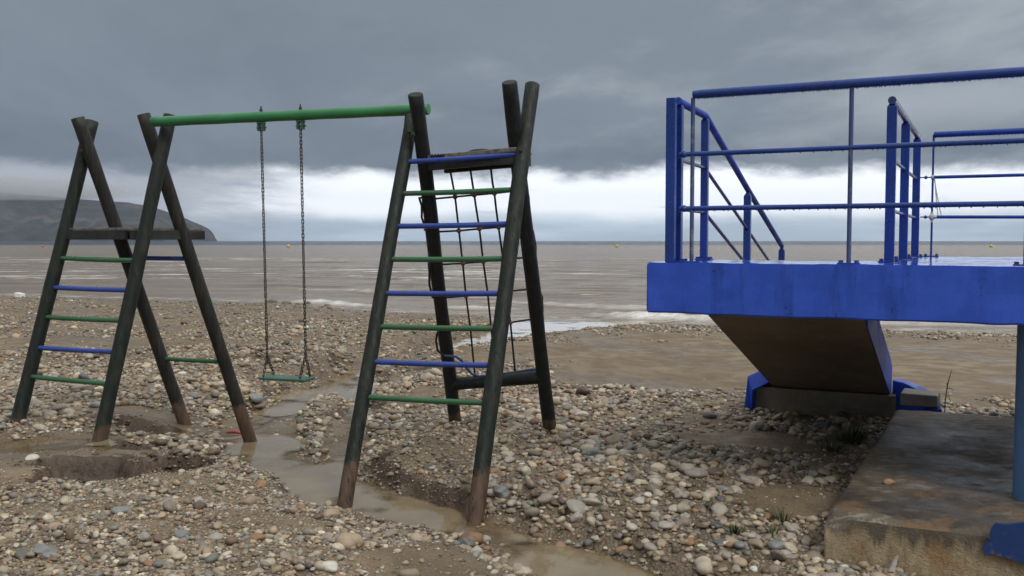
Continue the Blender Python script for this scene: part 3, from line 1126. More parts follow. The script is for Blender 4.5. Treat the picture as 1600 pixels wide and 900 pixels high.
# right tower
RE = Leg((538, 797, 6.20), (643, 181, 7.13))
RF = Leg((713, 668, 8.20), (649, 147, 6.84))
RG = Leg((741, 820, 5.88), (832, 132, 6.90))
RH = Leg((858, 668, 7.95), (796, 128, 6.58))
base = (RE.a + RF.a + RG.a + RH.a) / 4
tower_r = thing('ladder_tower', (base.x, base.y, -0.1), 'tall log climbing frame with blue and green ladder and rope net behind', 'climbing frame')
for i, (lg, mt, r_) in enumerate(((RE, 'log', 0.051), (RF, 'log_black', 0.056), (RG, 'log', 0.056), (RH, 'log_black', 0.057))):
    build_log('leg', down(lg), lg.b, r_, M[mt], tower_r, 30 + i)
for ve, vg, k in ((253, 240.5, 'rung_blue'), (302.5, 296, 'rung_green'), (353.5, 349.5, 'rung_blue'), (405, 404, 'rung_green'),
                  (458, 458.5, 'rung_blue'), (510, 513.5, 'rung_green'), (565, 571, 'rung_blue'), (620, 630, 'rung_green')):
    build_rung(RE.pt(ve), RG.pt(vg), 0.0195, M[k], tower_r)
# platform: dark joists and worn planks
fl, fr = at(668, 262, 7.02), at(806, 250, 6.72)
bk = Vector((0.34, 0.92, 0)) * 0.30
jh = Vector((0, 0, 0.075))
for o_ in (Vector((0, 0, 0)), bk):
    MB().box(fl + o_ - Vector((0, 0, 0.02)), fr - fl, bk.normalized() * 0.045, jh).build('joist', M['plank_dark'], tower_r, bevel=0.004)
for k in range(3):
    o_ = fl + bk * (k / 3 * 1.18) - (fr - fl) * 0.01 + Vector((0, 0, 0.058)) - bk * 0.02
    MB().box(o_, (fr - fl) * 1.02, bk * 0.37, (0, 0, 0.035 - 0.004 * k)).build('plank', M['plank_grey'], tower_r, bevel=0.006)
lb0, lb1 = RF.pt(600), RH.pt(589)
build_log('cross_log', lb0 - (lb1 - lb0) * 0.02, lb1 + (lb1 - lb0) * 0.02, 0.056, M['log_black'], tower_r, 44, 0.0)
cross_bolts(tower_r, RE, RF, 212, 212)
cross_bolts(tower_r, RG, RH, 236, 236)
# bent steel handle lying over the platform edge
hp = [at(x, y, 6.95) for x, y in ((732, 240), (734, 237.5), (740, 235.6), (750, 234.6), (760, 234.8), (764, 236.5))]
MB().tube(hp, 0.011, 8).build('handle', M['plank_dark'], tower_r)
rp = [at(672 + k * 1.6, 243.5 + 1.6 * sin(k * 2.1) - k * 0.06, 6.96 + 0.01 * cos(k * 2.1)) for k in range(18)]
MB().tube(rp, 0.008, 6).build('rope_lashing', M['rope'], tower_r)
MB().box(at(636, 206, 7.02), (0.035, -0.008, 0), (0, 0.008, 0), (0.004, 0.01, 0.075)).build('nail_plate', M['hanger'], tower_r)

# cargo net hanging behind the right tower
net = thing('climbing_net', at(770, 588, 7.85), 'dark rope climbing net with red clips hung on the ladder frame', 'climbing net')


def net_y(v):
    return 7.08 + (7.86 - 7.08) * (v - 260) / (588 - 260)


VERT = [[(703, 264), (707, 285), (711, 307), (717, 360), (723, 411), (728, 462), (735, 514), (742, 586)],
        [(734.5, 262), (738, 285), (741, 304.5), (744, 325), (749, 357), (755, 408.5), (762, 458), (767, 508), (771, 548), (774, 585)],
        [(766.5, 259), (769.5, 285), (772.5, 302), (775, 325), (779, 355), (785, 398), (790, 450), (797.5, 504), (801, 540), (805, 583)]]
for ln in VERT:
    MB().tube([at(x, y, net_y(y)) for x, y in ln], 0.0085, 8).build('vertical_rope', M['rope'], net)
HOR = [[(655, 309), (680, 310.5), (711, 307.5), (741, 304.8), (772.5, 302), (800, 299), (820, 297)],
       [(662, 359), (687, 362), (717, 360.5), (749, 357.5), (779, 355), (800, 353), (828, 352)],
       [(670, 411), (695, 413), (723, 411.5), (755, 408.7), (785, 404.5), (815, 403), (834, 402)],
       [(676, 465), (702, 464.5), (728, 462.5), (762, 459), (791, 455.5), (820, 452.5), (842, 451)],
       [(684, 518), (708, 516.5), (735, 514.5), (767, 508.5), (797.5, 504), (822, 500), (846, 497)]]
for ln in HOR:
    MB().tube([at(x, y, net_y(y) + 0.012) for x, y in ln], 0.0078, 8).build('horizontal_rope', M['rope'], net)
    for x, y in ln[2:5]:
        c = at(x, y, net_y(y) + 0.004)
        MB().ball(c, 0.0205, (1.05, 0.9, 0.95), 10, 8).build('rope_clip', M['knot'], net)
for x, y in ((742, 588), (805, 584)):
    MB().ball(at(x, y, net_y(y) - 0.01), 0.017, (1.1, 0.9, 0.7), 10, 8).build('rope_clip', M['knot'], net)
for ln in ([(655, 309), (659, 322), (659, 340), (664, 354), (668, 358)], [(670, 411), (671, 425), (671, 445), (676, 465)], [(684, 518), (681, 531), (684, 548), (694, 556)],
           [(820, 297), (826, 308), (827, 325), (823, 336)], [(828, 352), (833, 362), (837, 385), (837, 404), (833, 409)], [(842, 451), (847, 465), (848, 487), (846, 497)]):
    MB().tube([at(x, y, net_y(y) - 0.05 + 0.03 * (i % 2)) for i, (x, y) in enumerate(ln)], 0.0095, 8).build('edge_rope', M['rope'], net)
MB().tube([at(x, y, net_y(y) - 0.03) for x, y in ((694, 556), (712, 557), (721, 563), (728, 574), (737, 584), (748, 588), (770, 586), (792, 583.5), (815, 580), (840, 576.5), (846, 578))], 0.011, 8).build('foot_rope', M['rope_blue'], net)

# beam between the towers
bL, bR = at(238, 190.5, 7.88), at(670, 170.5, 7.10)
beam = thing('swing_beam', (bL + bR) / 2, 'long bright green round beam spanning between the two climbing frames', 'beam')
bd = (bR - bL).normalized()
pts = [bL.lerp(bR, t) for t in np.linspace(0, 1, 24)]
MB().tube([bL + bd * -0.001] + pts[0:1] + pts[1:-1] + [bR - bd * 0.006, bR], [0.038] + [0.042] * 1 + [0.042 + 0.0012 * sin(i * 1.7) for i in range(22)] + [0.0435, 0.039], 20).build('log', M['beam_green'], beam)


def on_beam(px):
    t = (px - 238) / (670 - 238)
    lo, hi = 0.0, 1.0
    for _ in range(40):
        m = (lo + hi) / 2
        p = bL.lerp(bR, m)
        q = 800 + FPX * p.x / (p.y * _c - (p.z - EYE) * _s)
        if q < px:
            lo = m
        else:
            hi = m
    return bL.lerp(bR, lo)


hang = []
for px in (408, 469.5):
    c = on_beam(px)
    hang.append(c)
    MB().tube([c - Vector((0, 0, 0.06)), c + Vector((0, 0, 0.085))], 0.006, 8).tube([c + Vector((0, 0, 0.044)), c + Vector((0, 0, 0.062))], 0.013, 6, smooth=False).build('bolt', M['chain'], beam)
    # hanger: two cheeks, a top plate and a cross pin
    o_ = c - Vector((0, 0, 0.043))
    n_ = Vector((-bd.y, bd.x, 0)).normalized()
    hb = MB()
    hb.box(o_ - bd * 0.03 - n_ * 0.025 - Vector((0, 0, 0.012)), bd * 0.06, n_ * 0.05, (0, 0, 0.012))
    for k in (-1, 1):
        hb.box(o_ + bd * (0.020 * k) - bd * 0.006 - n_ * 0.022 - Vector((0, 0, 0.062)), bd * 0.012, n_ * 0.044, (0, 0, 0.051))
    hb.tube([o_ - bd * 0.040 - Vector((0, 0, 0.044)), o_ + bd * 0.045 - Vector((0, 0, 0.044))], 0.0085, 8)
    hb.box(o_ - bd * 0.03 - n_ * 0.020 - Vector((0, 0, 0.070)), bd * 0.06, n_ * 0.04, (0, 0, 0.0075))
    hb.build('hanger', M['hanger'], beam, bevel=0.002)

# swing: seat on two chains
seat_c = at(448, 591, 7.56)
swing = thing('swing', seat_c, 'green flat swing seat hanging on two rusty chains', 'swing')
sx_ = Vector((bd.x, bd.y, 0)).normalized()
sy_ = Vector((-sx_.y, sx_.x, 0))
SL, SW = 0.215, 0.088
seat = MB().box(seat_c - sx_ * SL - sy_ * SW - Vector((0, 0, 0.012)), sx_ * 2 * SL, sy_ * 2 * SW, (0, 0, 0.024)).build('seat', M['seat'], swing, bevel=0.009, segs=3)
link_b = MB()
lp = []
for k in range(18):
    a = 2 * pi * k / 18
    lp.append((cos(a) * 0.0095, 0, sin(a) * 0.0095 + (0.0105 if sin(a) > 0 else -0.0105 if sin(a) < 0 else 0)))
link_b.tube(lp, 0.0036, 6, closed=True)
link_me = link_b.mesh('chain_link')
link_me.materials.append(M['chain'])


def chain(a, b, parent, pitch=0.0285, sag=0.0):
    a, b = Vector(a), Vector(b)
    d = b - a
    n = max(2, int(round(d.length / pitch)))
    st = d / n
    q = d.normalized().to_track_quat('Z', 'Y')
    top = bpy.data.objects.new('chain', link_me)
    for i in range(n):
        p = a + st * (i + 0.5)
        o = top if i == 0 else bpy.data.objects.new('link', link_me)
        COL.objects.link(o)
        tw = random.uniform(-0.5, 0.5)
        rot = q @ Quaternion((0, 0, 1), (pi / 2 if i % 2 else 0) + 0.35 + tw * 0.5)
        o.rotation_mode = 'QUATERNION'
        if i == 0:
            o.parent = parent
            o.location = p - ORIGIN[parent.name]
            o.rotation_quaternion = rot
            ref = (p, rot)
        else:
            o.parent = top
            r_inv = ref[1].inverted()
            o.location = r_inv @ (p - ref[0])
            o.rotation_quaternion = r_inv @ rot
    return top


for k, c in enumerate(hang):
    topp = c - Vector((0, 0, 0.090))
    jn = at(417.5 if k == 0 else 477.5, 556 if k == 0 else 552, 7.60 if k == 0 else 7.50)
    chain(topp, jn, swing)
    MB().ball(jn, 0.013, (1, 1, 1.5), 8, 6).build('shackle', M['chain'], swing)
    e = seat_c + sx_ * ((SL - 0.045) * (-1 if k == 0 else 1))
    for sgn in (-1, 1):
        foot = e + sy_ * (SW * 0.86 * sgn) + Vector((0, 0, 0.014))
        chain(jn - Vector((0, 0, 0.012)), foot + Vector((0, 0, 0.012)), swing)
        MB().tube([foot - Vector((0, 0, 0.03)), foot + Vector((0, 0, 0.014))], 0.006, 8).build('eye_bolt', M['chain'], swing)

# ------------------------------------------------------------------ blue terrace
TH = radians(25.8)
TS = Vector((cos(TH), -sin(TH), 0))
TT = Vector((sin(TH), cos(TH), 0))
TO = Vector((0.868, 5.985, 0))


def tw(s, t, z):
    return TO + TS * s + TT * t + Vector((0, 0, z))


def on_t(px, py, t):
    r = ray(px, py)
    c = Vector((0, 0, EYE))
    k = (t - TT.dot(c - TO)) / TT.dot(r)
    return c + r * k


def on_s(px, py, s):
    r = ray(px, py)
    c = Vector((0, 0, EYE))
    k = (s - TS.dot(c - TO)) / TS.dot(r)
    return c + r * k


ZT, ZB = 1.46, 1.135
SS0, SS1 = 0.20, 1.25                          # stair flight between these
terrace = thing('beach_terrace', tw(1.5, 1.0, 0.0), 'raised bright blue concrete terrace with stairs, at the right', 'terrace')


def slab_mesh():
    """L-shaped slab, faces finely divided so the edges can be a little uneven"""
    b = MB()
    outline = [(0, 0), (4.6, 0), (4.6, 3.35), (1.36, 3.35), (1.36, 0.98), (0, 0.98)]
    b.prism([tw(s, t, ZB) for s, t in outline], (0, 0, ZT - ZB))
    return b


slab = slab_mesh().build('slab', M['blue'], terrace)
bm = bmesh.new()
bm.from_mesh(slab.data)
bmesh.ops.bevel(bm, geom=[e for e in bm.edges if len(e.link_faces) == 2 and e.calc_face_angle(0) > 0.6], offset=0.010, segments=2, affect='EDGES')
for cut in range(1, 120):
    p_ = TS * (cut * 0.04)
    bmesh.ops.bisect_plane(bm, geom=list(bm.verts) + list(bm.edges) + list(bm.faces), plane_co=tuple(TO + p_ - ORIGIN[terrace.name]), plane_no=tuple(TS))
for z in (1.22, 1.30, 1.38):
    bmesh.ops.bisect_plane(bm, geom=list(bm.verts) + list(bm.edges) + list(bm.faces), plane_co=(0, 0, z), plane_no=(0, 0, 1))
for v in bm.verts:
    q = v.co + ORIGIN[terrace.name]
    s_ = TS.dot(q - TO)
    k = float(fbm(np.array([s_]), np.array([q.z * 1.0]), 6.0, 3, 300)[0])
    k2 = float(fbm(np.array([s_ + 40]), np.array([q.z]), 9.0, 2, 310)[0])
    edge_ = 1.0 if (q.z < ZB + 0.012 or q.z > ZT - 0.012) else 0.35
    v.co += TT * (k * 0.006) + Vector((0, 0, k2 * 0.006 * edge_))
bm.to_mesh(slab.data)
bm.free()

# stair flight: sawtooth top, sloping board-marked soffit
Tb, Te = 0.62, 3.42
zs0, zs1 = 1.135, 0.185
flight_T0, flight_T1 = 0.98, 3.75
n_st = 7
prof = [(Tb, 1.135), (Te, zs1), (Te, zs1 + 0.0)]
poly = [tw(SS0, Tb, zs0), tw(SS0, Te, zs1)]
rise = (ZT - 0.30) / n_st
run = (Te + 0.45 - 0.985) / n_st
poly.append(tw(SS0, Te + 0.45, 0.10))
poly.append(tw(SS0, Te + 0.45, ZT - rise * n_st))
for k in range(n_st - 1, -1, -1):
    z_ = ZT - rise * (k + 1) if k < n_st else 0
    poly.append(tw(SS0, 0.985 + run * (k + 1), ZT - rise * (k + 1))) if k == n_st - 1 and False else None
    poly.append(tw(SS0, 0.985 + run * (k + 1) - 0.001, ZT - rise * (k + 1)))
    poly.append(tw(SS0, 0.985 + run * k + 0.001, ZT - rise * (k + 1)))
poly.append(tw(SS0, 0.985, ZB - 0.002))
# remove repeats
pp_ = [poly[0]]
for q in poly[1:]:
    if (q - pp_[-1]).length > 0.004:
        pp_.append(q)
MB().prism(pp_, TS * (SS1 - SS0)).build('stair_flight', M['soffit'], terrace)


def stringer(s0, w, lift=-0.004):
    lo0, lo1 = tw(s0, 0.99, ZB - 0.012 - (0.99 - Tb) * (zs0 - zs1) / (Te - Tb) + 0.012 + lift), tw(s0, Te + 0.02, zs1 - 0.002 + lift)
    up = Vector((0, 0, 0.34))
    st = [lo0, lo1, tw(s0, Te + 0.30, zs1 - 0.02), tw(s0, Te + 0.30, zs1 + 0.22), lo1 + up, tw(s0, 0.99, ZB + 0.17)]
    return MB().prism(st, TS * w)


stringer(SS1, 0.010, 0.0).build('stair_side', M['blue'], terrace, bevel=0.005)
stringer(SS0 - 0.012, 0.011, 0.05).build('stair_side', M['blue'], terrace, bevel=0.005)
# base of the stairs: concrete riser with blue flared kerbs
gz_b = -0.30
MB().prism([tw(-0.02, Te - 0.01, gz_b), tw(SS1 + 0.06, Te - 0.01, gz_b), tw(SS1 + 0.06, Te + 0.7, gz_b), tw(-0.02, Te + 0.7, gz_b)], (0, 0, zs1 - 0.012 - gz_b)).build('stair_base', M['soffit'], terrace, bevel=0.008)
# left kerb: leaning blue wedge beside the flight
kl = MB()
kA = [at(1161, 650, 8.90), at(1174, 652, 8.93), at(1176.5, 610, 8.93), at(1203, 597, 8.95), at(1188, 579, 9.05), at(1168, 588, 9.02)]
kl.prism(kA, TT * 0.55 + TS * 0.04)
kl.build('kerb', M['blue'], terrace, bevel=0.008)
# right kerb: low wall curving outwards
kr = MB()
arc = [(SS1 + 0.035, Te + 0.15, 0.30), (SS1 + 0.14, Te + 0.13, 0.285), (SS1 + 0.24, Te + 0.09, 0.25), (SS1 + 0.33, Te + 0.02, 0.20), (SS1 + 0.385, Te - 0.09, 0.15), (SS1 + 0.40, Te - 0.22, 0.10)]
rings = []
for i, (s_, t_, z_) in enumerate(arc):
    a_ = Vector((arc[min(i + 1, 5)][0] - arc[max(i - 1, 0)][0], arc[min(i + 1, 5)][1] - arc[max(i - 1, 0)][1], 0)).normalized()
    nn = Vector((-a_.y, a_.x, 0)) * 0.055
    rings.append([tw(s_ - nn.x, t_ - nn.y, -0.3), tw(s_ + nn.x, t_ + nn.y, -0.3), tw(s_ + nn.x, t_ + nn.y, z_ + 0.01), tw(s_ - nn.x, t_ - nn.y, z_)])
vs_ = [q for r in rings for q in r]
fs_ = [(3, 2, 1, 0), tuple(20 + k for k in range(4))]
for i in range(5):
    for k in range(4):
        fs_.append((i * 4 + k, i * 4 + (k + 1) % 4, i * 4 + 4 + (k + 1) % 4, i * 4 + 4 + k))
kr.add(vs_, fs_)
kr.build('kerb', M['blue'], terrace, bevel=0.008)

FZ = 0.14
# column under the slab's right end, standing on the footing
col_c = tw(2.255, 0.20, FZ)
rr_ = 0.135
MB().tube([col_c + Vector((0, 0, z)) for z in (-0.02, 0.25, 0.5, 0.75, ZB - FZ + 0.004)], [rr_ * 1.01, rr_, rr_ * 1.004, rr_, rr_], 40).build('column', M['column_blue'], terrace)

# ------------------------------------------------------------------ footing, block
def build_footing():
    c0 = on_z(1290, 800, FZ)
    c1 = on_z(1400, 637, FZ)
    s0, t0 = TS.dot(c0 - TO), TT.dot(c0 - TO)
    s1, t1 = TS.dot(c1 - TO), TT.dot(c1 - TO)
    ft = thing('concrete_footing', tw(s0 + 0.9, t0 + 0.2, -0.15), 'stained low concrete footing slab under the blue column', 'footing')
    right = 3.2
    # heightfield top with rounded rim + walls, via a subdivided box
    ns, nt = 60, 110
    V, F = [], []
    ss = np.linspace(0, 1, ns)
    tt_ = np.linspace(0, 1, nt)
    for j, tv in enumerate(tt_):
        for i, sv in enumerate(ss):
            sl = s0 + (s1 - s0) * tv
            s_ = sl + (right - sl) * sv ** 1.3
            t_ = t0 + (t1 - t0) * tv ** 1.15
            es = min((s_ - sl), 10)
            et = min(t_ - t0, t1 - t_)
            e = min(es, et)
            z_ = FZ - 0.018 * math.exp(-e / 0.008) - 0.010 * math.exp(-e / 0.08)
            z_ += 0.010 * float(vnoise(s_ * 7, t_ * 7, 3)) + 0.006 * float(vnoise(s_ * 23, t_ * 23, 5))
            wob = 0.016 * float(vnoise(t_ * 5, 2.0, 7)) * (1 if i == 0 else 0)
            wob2 = 0.016 * float(vnoise(s_ * 5, 9.0, 8)) * (1 if j == 0 else 0)
            # knocked-off front corner
            cd = math.hypot(s_ - s0, t_ - t0)
            if cd < 0.12:
                z_ -= 0.05 * (1 - cd / 0.12)
            V.append(tw(s_ + wob, t_ + wob2, z_))
    F = [tuple(f) for f in grid_faces(nt, ns)]
    rim = [i for i in range(ns)] + [j * ns + ns - 1 for j in range(1, nt)] + [(nt - 1) * ns + i for i in range(ns - 2, -1, -1)] + [j * ns for j in range(nt - 2, 0, -1)]
    b0 = len(V)
    lev = (0.06, -0.02, -0.10, -0.45)
    m = len(rim)
    for li, z_ in enumerate(lev):
        for r in rim:
            q = V[r].copy()
            k = float(vnoise(q.x * 8 + q.y * 3, z_ * 9, 11)) * 0.022 + float(vnoise(q.x * 22 + q.y * 9, z_ * 30, 12)) * 0.008
            q = q + (-TT * (0.010 + k) if r < ns else -TS * (0.004 + k * 0.6))
            q.z = z_
            V.append(q)
    prev = [len(V) + i for i in range(m)]
    V += [V[r].copy() for r in rim]
    for li in range(len(lev)):
        cur = [b0 + li * m + i for i in range(m)]
        for i in range(m):
            F.append((prev[i], prev[(i + 1) % m], cur[(i + 1) % m], cur[i]))
        prev = cur
    b = MB()
    b.add(V, F, True)
    o = b.build('slab', M['footing'], ft)
    # ragged patch of blue paint on the front face
    zs = [(1549, 826), (1556, 818), (1575, 820), (1600, 817), (1640, 822), (1650, 860), (1620, 884), (1598, 880), (1575, 873), (1552, 866), (1541, 868), (1535, 857), (1541, 848), (1548, 846), (1546, 836)]
    pts = [on_t(x, y, t0 - 0.030) for x, y in zs]
    MB().prism(pts, TT * 0.022).build('paint_patch', M['patch'], ft)
    return s0, t0, s1, t1


F_S0, F_T0, F_S1, F_T1 = build_footing()

# loose concrete block at the back edge of the footing
bk_o = on_z(1406, 634, FZ)
bx_ = Vector((0.30, -0.105, 0)) * 0.98
by_ = Vector((0.11, 0.21, 0))
blk = MB().hexa([bk_o, bk_o + bx_, bk_o + bx_ + by_ * 1.3, bk_o + by_ * 1.2, bk_o + Vector((0.0, 0, 0.115)), bk_o + bx_ * 0.97 + Vector((0, 0, 0.105)), bk_o + bx_ + by_ * 1.2 + Vector((0, 0, 0.10)), bk_o + by_ * 1.15 + Vector((0.01, 0, 0.125))])
blk_o = blk.build('concrete_block', M['block'], None, origin=bk_o, bevel=0.014, segs=3)
tag(blk_o, 'small pale concrete block on the footing beside the blue stair side', 'block')

# ------------------------------------------------------------------ railings of the terrace
def drops(name, a, b, r, parent, every=0.020):
    """rain drops hanging under a rail"""
    a, b = Vector(a), Vector(b)
    L = (b - a).length
    mb = MB()
    s = 0.0
    rnd = random.Random(int(L * 1000))
    while s < L:
        p = a.lerp(b, s / L) - Vector((0, 0, r + 0.0015))
        q = rnd.uniform(0.0028, 0.0048)
        mb.ball(p, q, (1.0, 1.0, 1.25), 6, 4)
        s += every * rnd.uniform(0.5, 1.6)
    o = mb.build(name, M['drop'], parent)
    return tag(o, kind='stuff')


def base_plate(c, parent, w=0.07):
    c = Vector((c.x, c.y, ZT))
    mb = MB().box(c - TS * w - TT * w * 0.7 + Vector((0, 0, 0.001)), TS * 2 * w, TT * 1.4 * w, (0, 0, 0.009))
    o = mb.build('base_plate', M['steel_blue'], parent, bevel=0.002)
    for i in (-1, 1):
        for j in (-1, 1):
            p = c + TS * (w * 0.72 * i) + TT * (w * 0.45 * j)
            MB().tube([p + Vector((0, 0, 0.009)), p + Vector((0, 0, 0.024))], 0.011, 6, smooth=False).build('bolt', M['steel_blue'], o)


fr_o = tw(0.3, 0.06, ZT)
frail = thing('front_railing', fr_o, 'long blue pipe railing along the front edge of the terrace', 'railing')
TF = 0.06
a_, b_ = on_t(1083, 147.5, TF), tw(4.52, TF, 2.5)
a_.z = b_.z = 2.522
MB().tube([a_, a_.lerp(b_, 0.01), a_.lerp(b_, .5), b_], [0.024, 0.0275, 0.0275, 0.0275], 16).build('top_rail', M['rail_blue'], frail)
drops('water_drops', a_, b_, 0.0275, frail, 0.014)
for v, zz in ((241, 2.148), (326, 1.804)):
    a_, b_ = on_t(1062, v, TF), tw(4.52, TF, 2.0)
    a_.z = b_.z = zz
    MB().tube([a_, b_], 0.0155, 12).ball(on_t(1068, v, TF) * 1.0, 0.0001).build('mid_rail', M['rail_blue'], frail)
    e_ = on_t(1069, v, TF)
    e_.z = zz
    MB().ball(e_, 0.022, (1, 1, 1), 10, 8).build('rail_knuckle', M['rail_blue'], frail)
    drops('water_drops', a_, b_, 0.0155, frail, 0.05)
for b_ in (on_t(1081.5, 300, TF), on_t(1328, 300, TF), on_t(1606, 300, TF), tw(3.30, TF, 0), tw(4.48, TF, 0)):
    MB().tube([Vector((b_.x, b_.y, ZT)), Vector((b_.x, b_.y, 2.50))], 0.0135, 10).build('post', M['rail_worn_sheen'], frail)
    base_plate(b_, frail, 0.062)


def sq_post(p, z0, z1, w, parent, d=None, mat='steel_blue', point=True):
    """square tube post whose top narrows under the handrail"""
    d = d or w
    p = Vector((p.x, p.y, 0))
    z = lambda q: Vector((0, 0, q))
    x_, y_ = TS * w / 2, TT * d / 2
    mb = MB()
    r0 = [p - x_ - y_, p + x_ - y_, p + x_ + y_, p - x_ + y_]
    if point:
        zz = z1 - w * 0.55
        lv = [(z0, 1), (zz, 1), (z1, 0.35)]
    else:
        lv = [(z0, 1), (z1, 1)]
    V = [p + (q - p) * k + z(h) for h, k in lv for q in r0]
    n = len(lv)
    F = [(3, 2, 1, 0), tuple(4 * (n - 1) + k for k in range(4))]
    for i in range(n - 1):
        for k in range(4):
            F.append((4 * i + k, 4 * i + (k + 1) % 4, 4 * i + 4 + (k + 1) % 4, 4 * i + 4 + k))
    mb.add(V, F)
    return mb.build('post', M[mat], parent, bevel=0.004)


# left stair railing, running back and then down the flight
sB = SS0 - 0.045
lr = thing('stair_railing', tw(sB, 0.1, ZT), 'blue stair handrail sloping down behind the left end of the terrace', 'railing')
zr = 2.492
pA = on_t(1048.5, 280, 0.035)
sq_post(pA, ZT, 2.505, 0.060, lr, 0.05, point=False)
pB = on_t(1061.5, 280, 0.13)
sq_post(pB, ZT, zr - 0.006, 0.040, lr, 0.05)
pC = on_s(1101, 290, sB + 0.0)
sq_post(pC, ZT, zr - 0.006, 0.052, lr, 0.045)
pD = on_s(1168, 330, sB)
pE = on_s(1221.5, 395, sB)


def rail_pt(p, z):
    return Vector((p.x, p.y, z))


zD = at(1168, 299, pD.y).z
zE = at(1221.5, 386, pE.y).z
slope = (zr - zE) / (pE - pC).length if False else None
sq_post(pD, 0.84, zD - 0.008, 0.060, lr, 0.05)
sq_post(pE, 0.25, zE - 0.004, 0.060, lr, 0.05)
MB().tube([rail_pt(pB, zr) - TT * 0.05, rail_pt(pC, zr), rail_pt(pD, zD + 0.015), rail_pt(pE, zE + 0.01)], [0.0245] * 4, 14).build('handrail', M['stair_rail'], lr)
for v0, v1 in ((250, 262), (325, 333)):
    zB = at(1066, v0, pB.y).z
    zC = at(1099, v1, pC.y).z
    dz = zr - (zB + zC) / 2
    q0, q1 = rail_pt(pB, (zB + zC) / 2), rail_pt(pC, (zB + zC) / 2)
    q2 = rail_pt(pE, zE + 0.01 - dz * 0.92)
    MB().tube([q0, q1], 0.0125, 10).build('mid_rail', M['rail_worn_sheen'], lr)
    MB().tube([q1, q2], 0.0135, 10).build('mid_rail', M['steel_blue'], lr)
base_plate(rail_pt(pC, ZT), lr, 0.06)
base_plate(rail_pt(pA, ZT) + TS * 0.02 + TT * 0.06, lr, 0.05)

# right side railing beside the stair opening
rrail = thing('side_railing', tw(1.46, 1.5, ZT), 'short blue railing of three square posts beside the stair opening', 'railing')
q1 = at(1391.5, 300, 5.98)
q2 = at(1411.5, 300, 6.90)
q3 = at(1431.5, 300, 7.95)
q2 = q1.lerp(q3, 0.47)
for q in (q1, q2, q3):
    sq_post(q, ZT, zr - 0.006, 0.060, rrail, 0.05)
    base_plate(q, rrail, 0.065)
MB().tube([rail_pt(q1, zr) - TT * 0.03, rail_pt(q3, zr) + TT * 0.12], 0.0255, 14).build('handrail', M['rail_worn_sheen'], rrail)
for z_ in (2.125, 1.795):
    MB().tube([rail_pt(q1, z_), rail_pt(q3, z_)], 0.0125, 10).build('mid_rail', M['rail_worn_sheen'], rrail)

# rear railing
bo = tw(1.6, 3.2, ZT)
brail = thing('rear_railing', bo, 'blue railing at the back of the terrace tied with pale rope', 'railing')
TR = 3.18
r0 = on_t(1457, 300, TR)
zrr = at(1458, 210.5, r0.y).z
e1 = tw(4.52, TR, 2.0)
for s_ in (3.05, 4.48):
    q = tw(s_, TR, ZT)
    MB().tube([q, rail_pt(q, zrr)], 0.0125, 8).build('post', M['steel_blue'], brail)
    base_plate(q, brail, 0.062)
MB().tube([rail_pt(r0, zrr), rail_pt(e1, zrr)], 0.0265, 14).build('top_rail', M['rail_blue'], brail)
drops('water_drops', rail_pt(r0, zrr), rail_pt(e1, zrr), 0.0265, brail, 0.03)
MB().tube([rail_pt(r0, ZT), rail_pt(r0, zrr)], 0.0095, 8).build('post', M['steel_blue'], brail)
base_plate(rail_pt(r0, ZT), brail, 0.062)
for v, sag in ((277, 0.0), (339, 0.03)):
    z_ = at(1457, v, r0.y).z
    z_e = z_ - sag
    MB().tube([rail_pt(r0, z_), rail_pt(r0.lerp(e1, 0.5), (z_ + z_e) / 2 - 0.002), rail_pt(e1, z_e)], 0.0145, 10).build('mid_rail', M['rail_blue'], brail)
    k0 = on_t(1438, v, TR)
    MB().tube([rail_pt(k0, z_), rail_pt(r0, z_)], 0.0055, 8).ball(rail_pt(k0.lerp(r0, 0.45), z_), 0.016, (1, 1, 1), 8, 6).build('rail_spigot', M['steel_blue'], brail)
    kn = MB()
    kn.ball(rail_pt(r0, z_), 0.027 if sag else 0.020, (1.0, 0.8, 1.15), 10, 8)
    kn.ball(rail_pt(r0, z_) + TS * 0.035, 0.017 if sag else 0.010, (1.8, 0.9, 0.8), 8, 6)
    if sag:
        kn.ball(rail_pt(r0, z_ + 0.03), 0.014, (0.9, 0.9, 1.8), 8, 6)
        kn.ball(rail_pt(r0, z_ - 0.035), 0.014, (0.8, 0.8, 1.9), 8, 6)
    kn.build('rope_knot', M['tie'], brail)
z_h, z_l = at(1457, 277, r0.y).z, at(1457, 339, r0.y).z
MB().tube([rail_pt(r0, z_h) + TS * 0.01, rail_pt(r0, (z_h + z_l) / 2) + TS * 0.04, rail_pt(r0, z_l + 0.01) + TS * 0.075], 0.0045, 6).tube([rail_pt(r0, z_h) + TS * 0.015 - TT * 0.01, rail_pt(r0, (z_h + z_l) / 2) + TS * 0.03, rail_pt(r0, z_l) + TS * 0.05], 0.004, 6).build('rope_tie', M['tie'], brail)

# ------------------------------------------------------------------ pebbles
def ico(sub):
    b = bmesh.new()
    bmesh.ops.create_icosphere(b, subdivisions=sub, radius=1.0)
    b.verts.ensure_lookup_table()
    v = np.array([q.co[:] for q in b.verts])
    f = np.array([[q.index for q in fc.verts] for fc in b.faces])
    b.free()
    return v, f


def stone_shape(v, seed):
    """rounded, slightly faceted pebble"""
    r = np.random.default_rng(seed)
    out = v.copy()
    for _ in range(5):                       # worn-off flats
        n = r.normal(size=3)
        n /= np.linalg.norm(n)
        d = r.uniform(0.62, 0.9)
        h = out @ n
        out = out - np.maximum(h - d, 0)[:, None] * n[None, :] * 0.75
    for _ in range(3):
        n = r.normal(size=3)
        out = out * (1 + 0.10 * np.sin(v @ n * r.uniform(1.2, 2.2) + r.uniform(0, 6))[:, None])
    return out


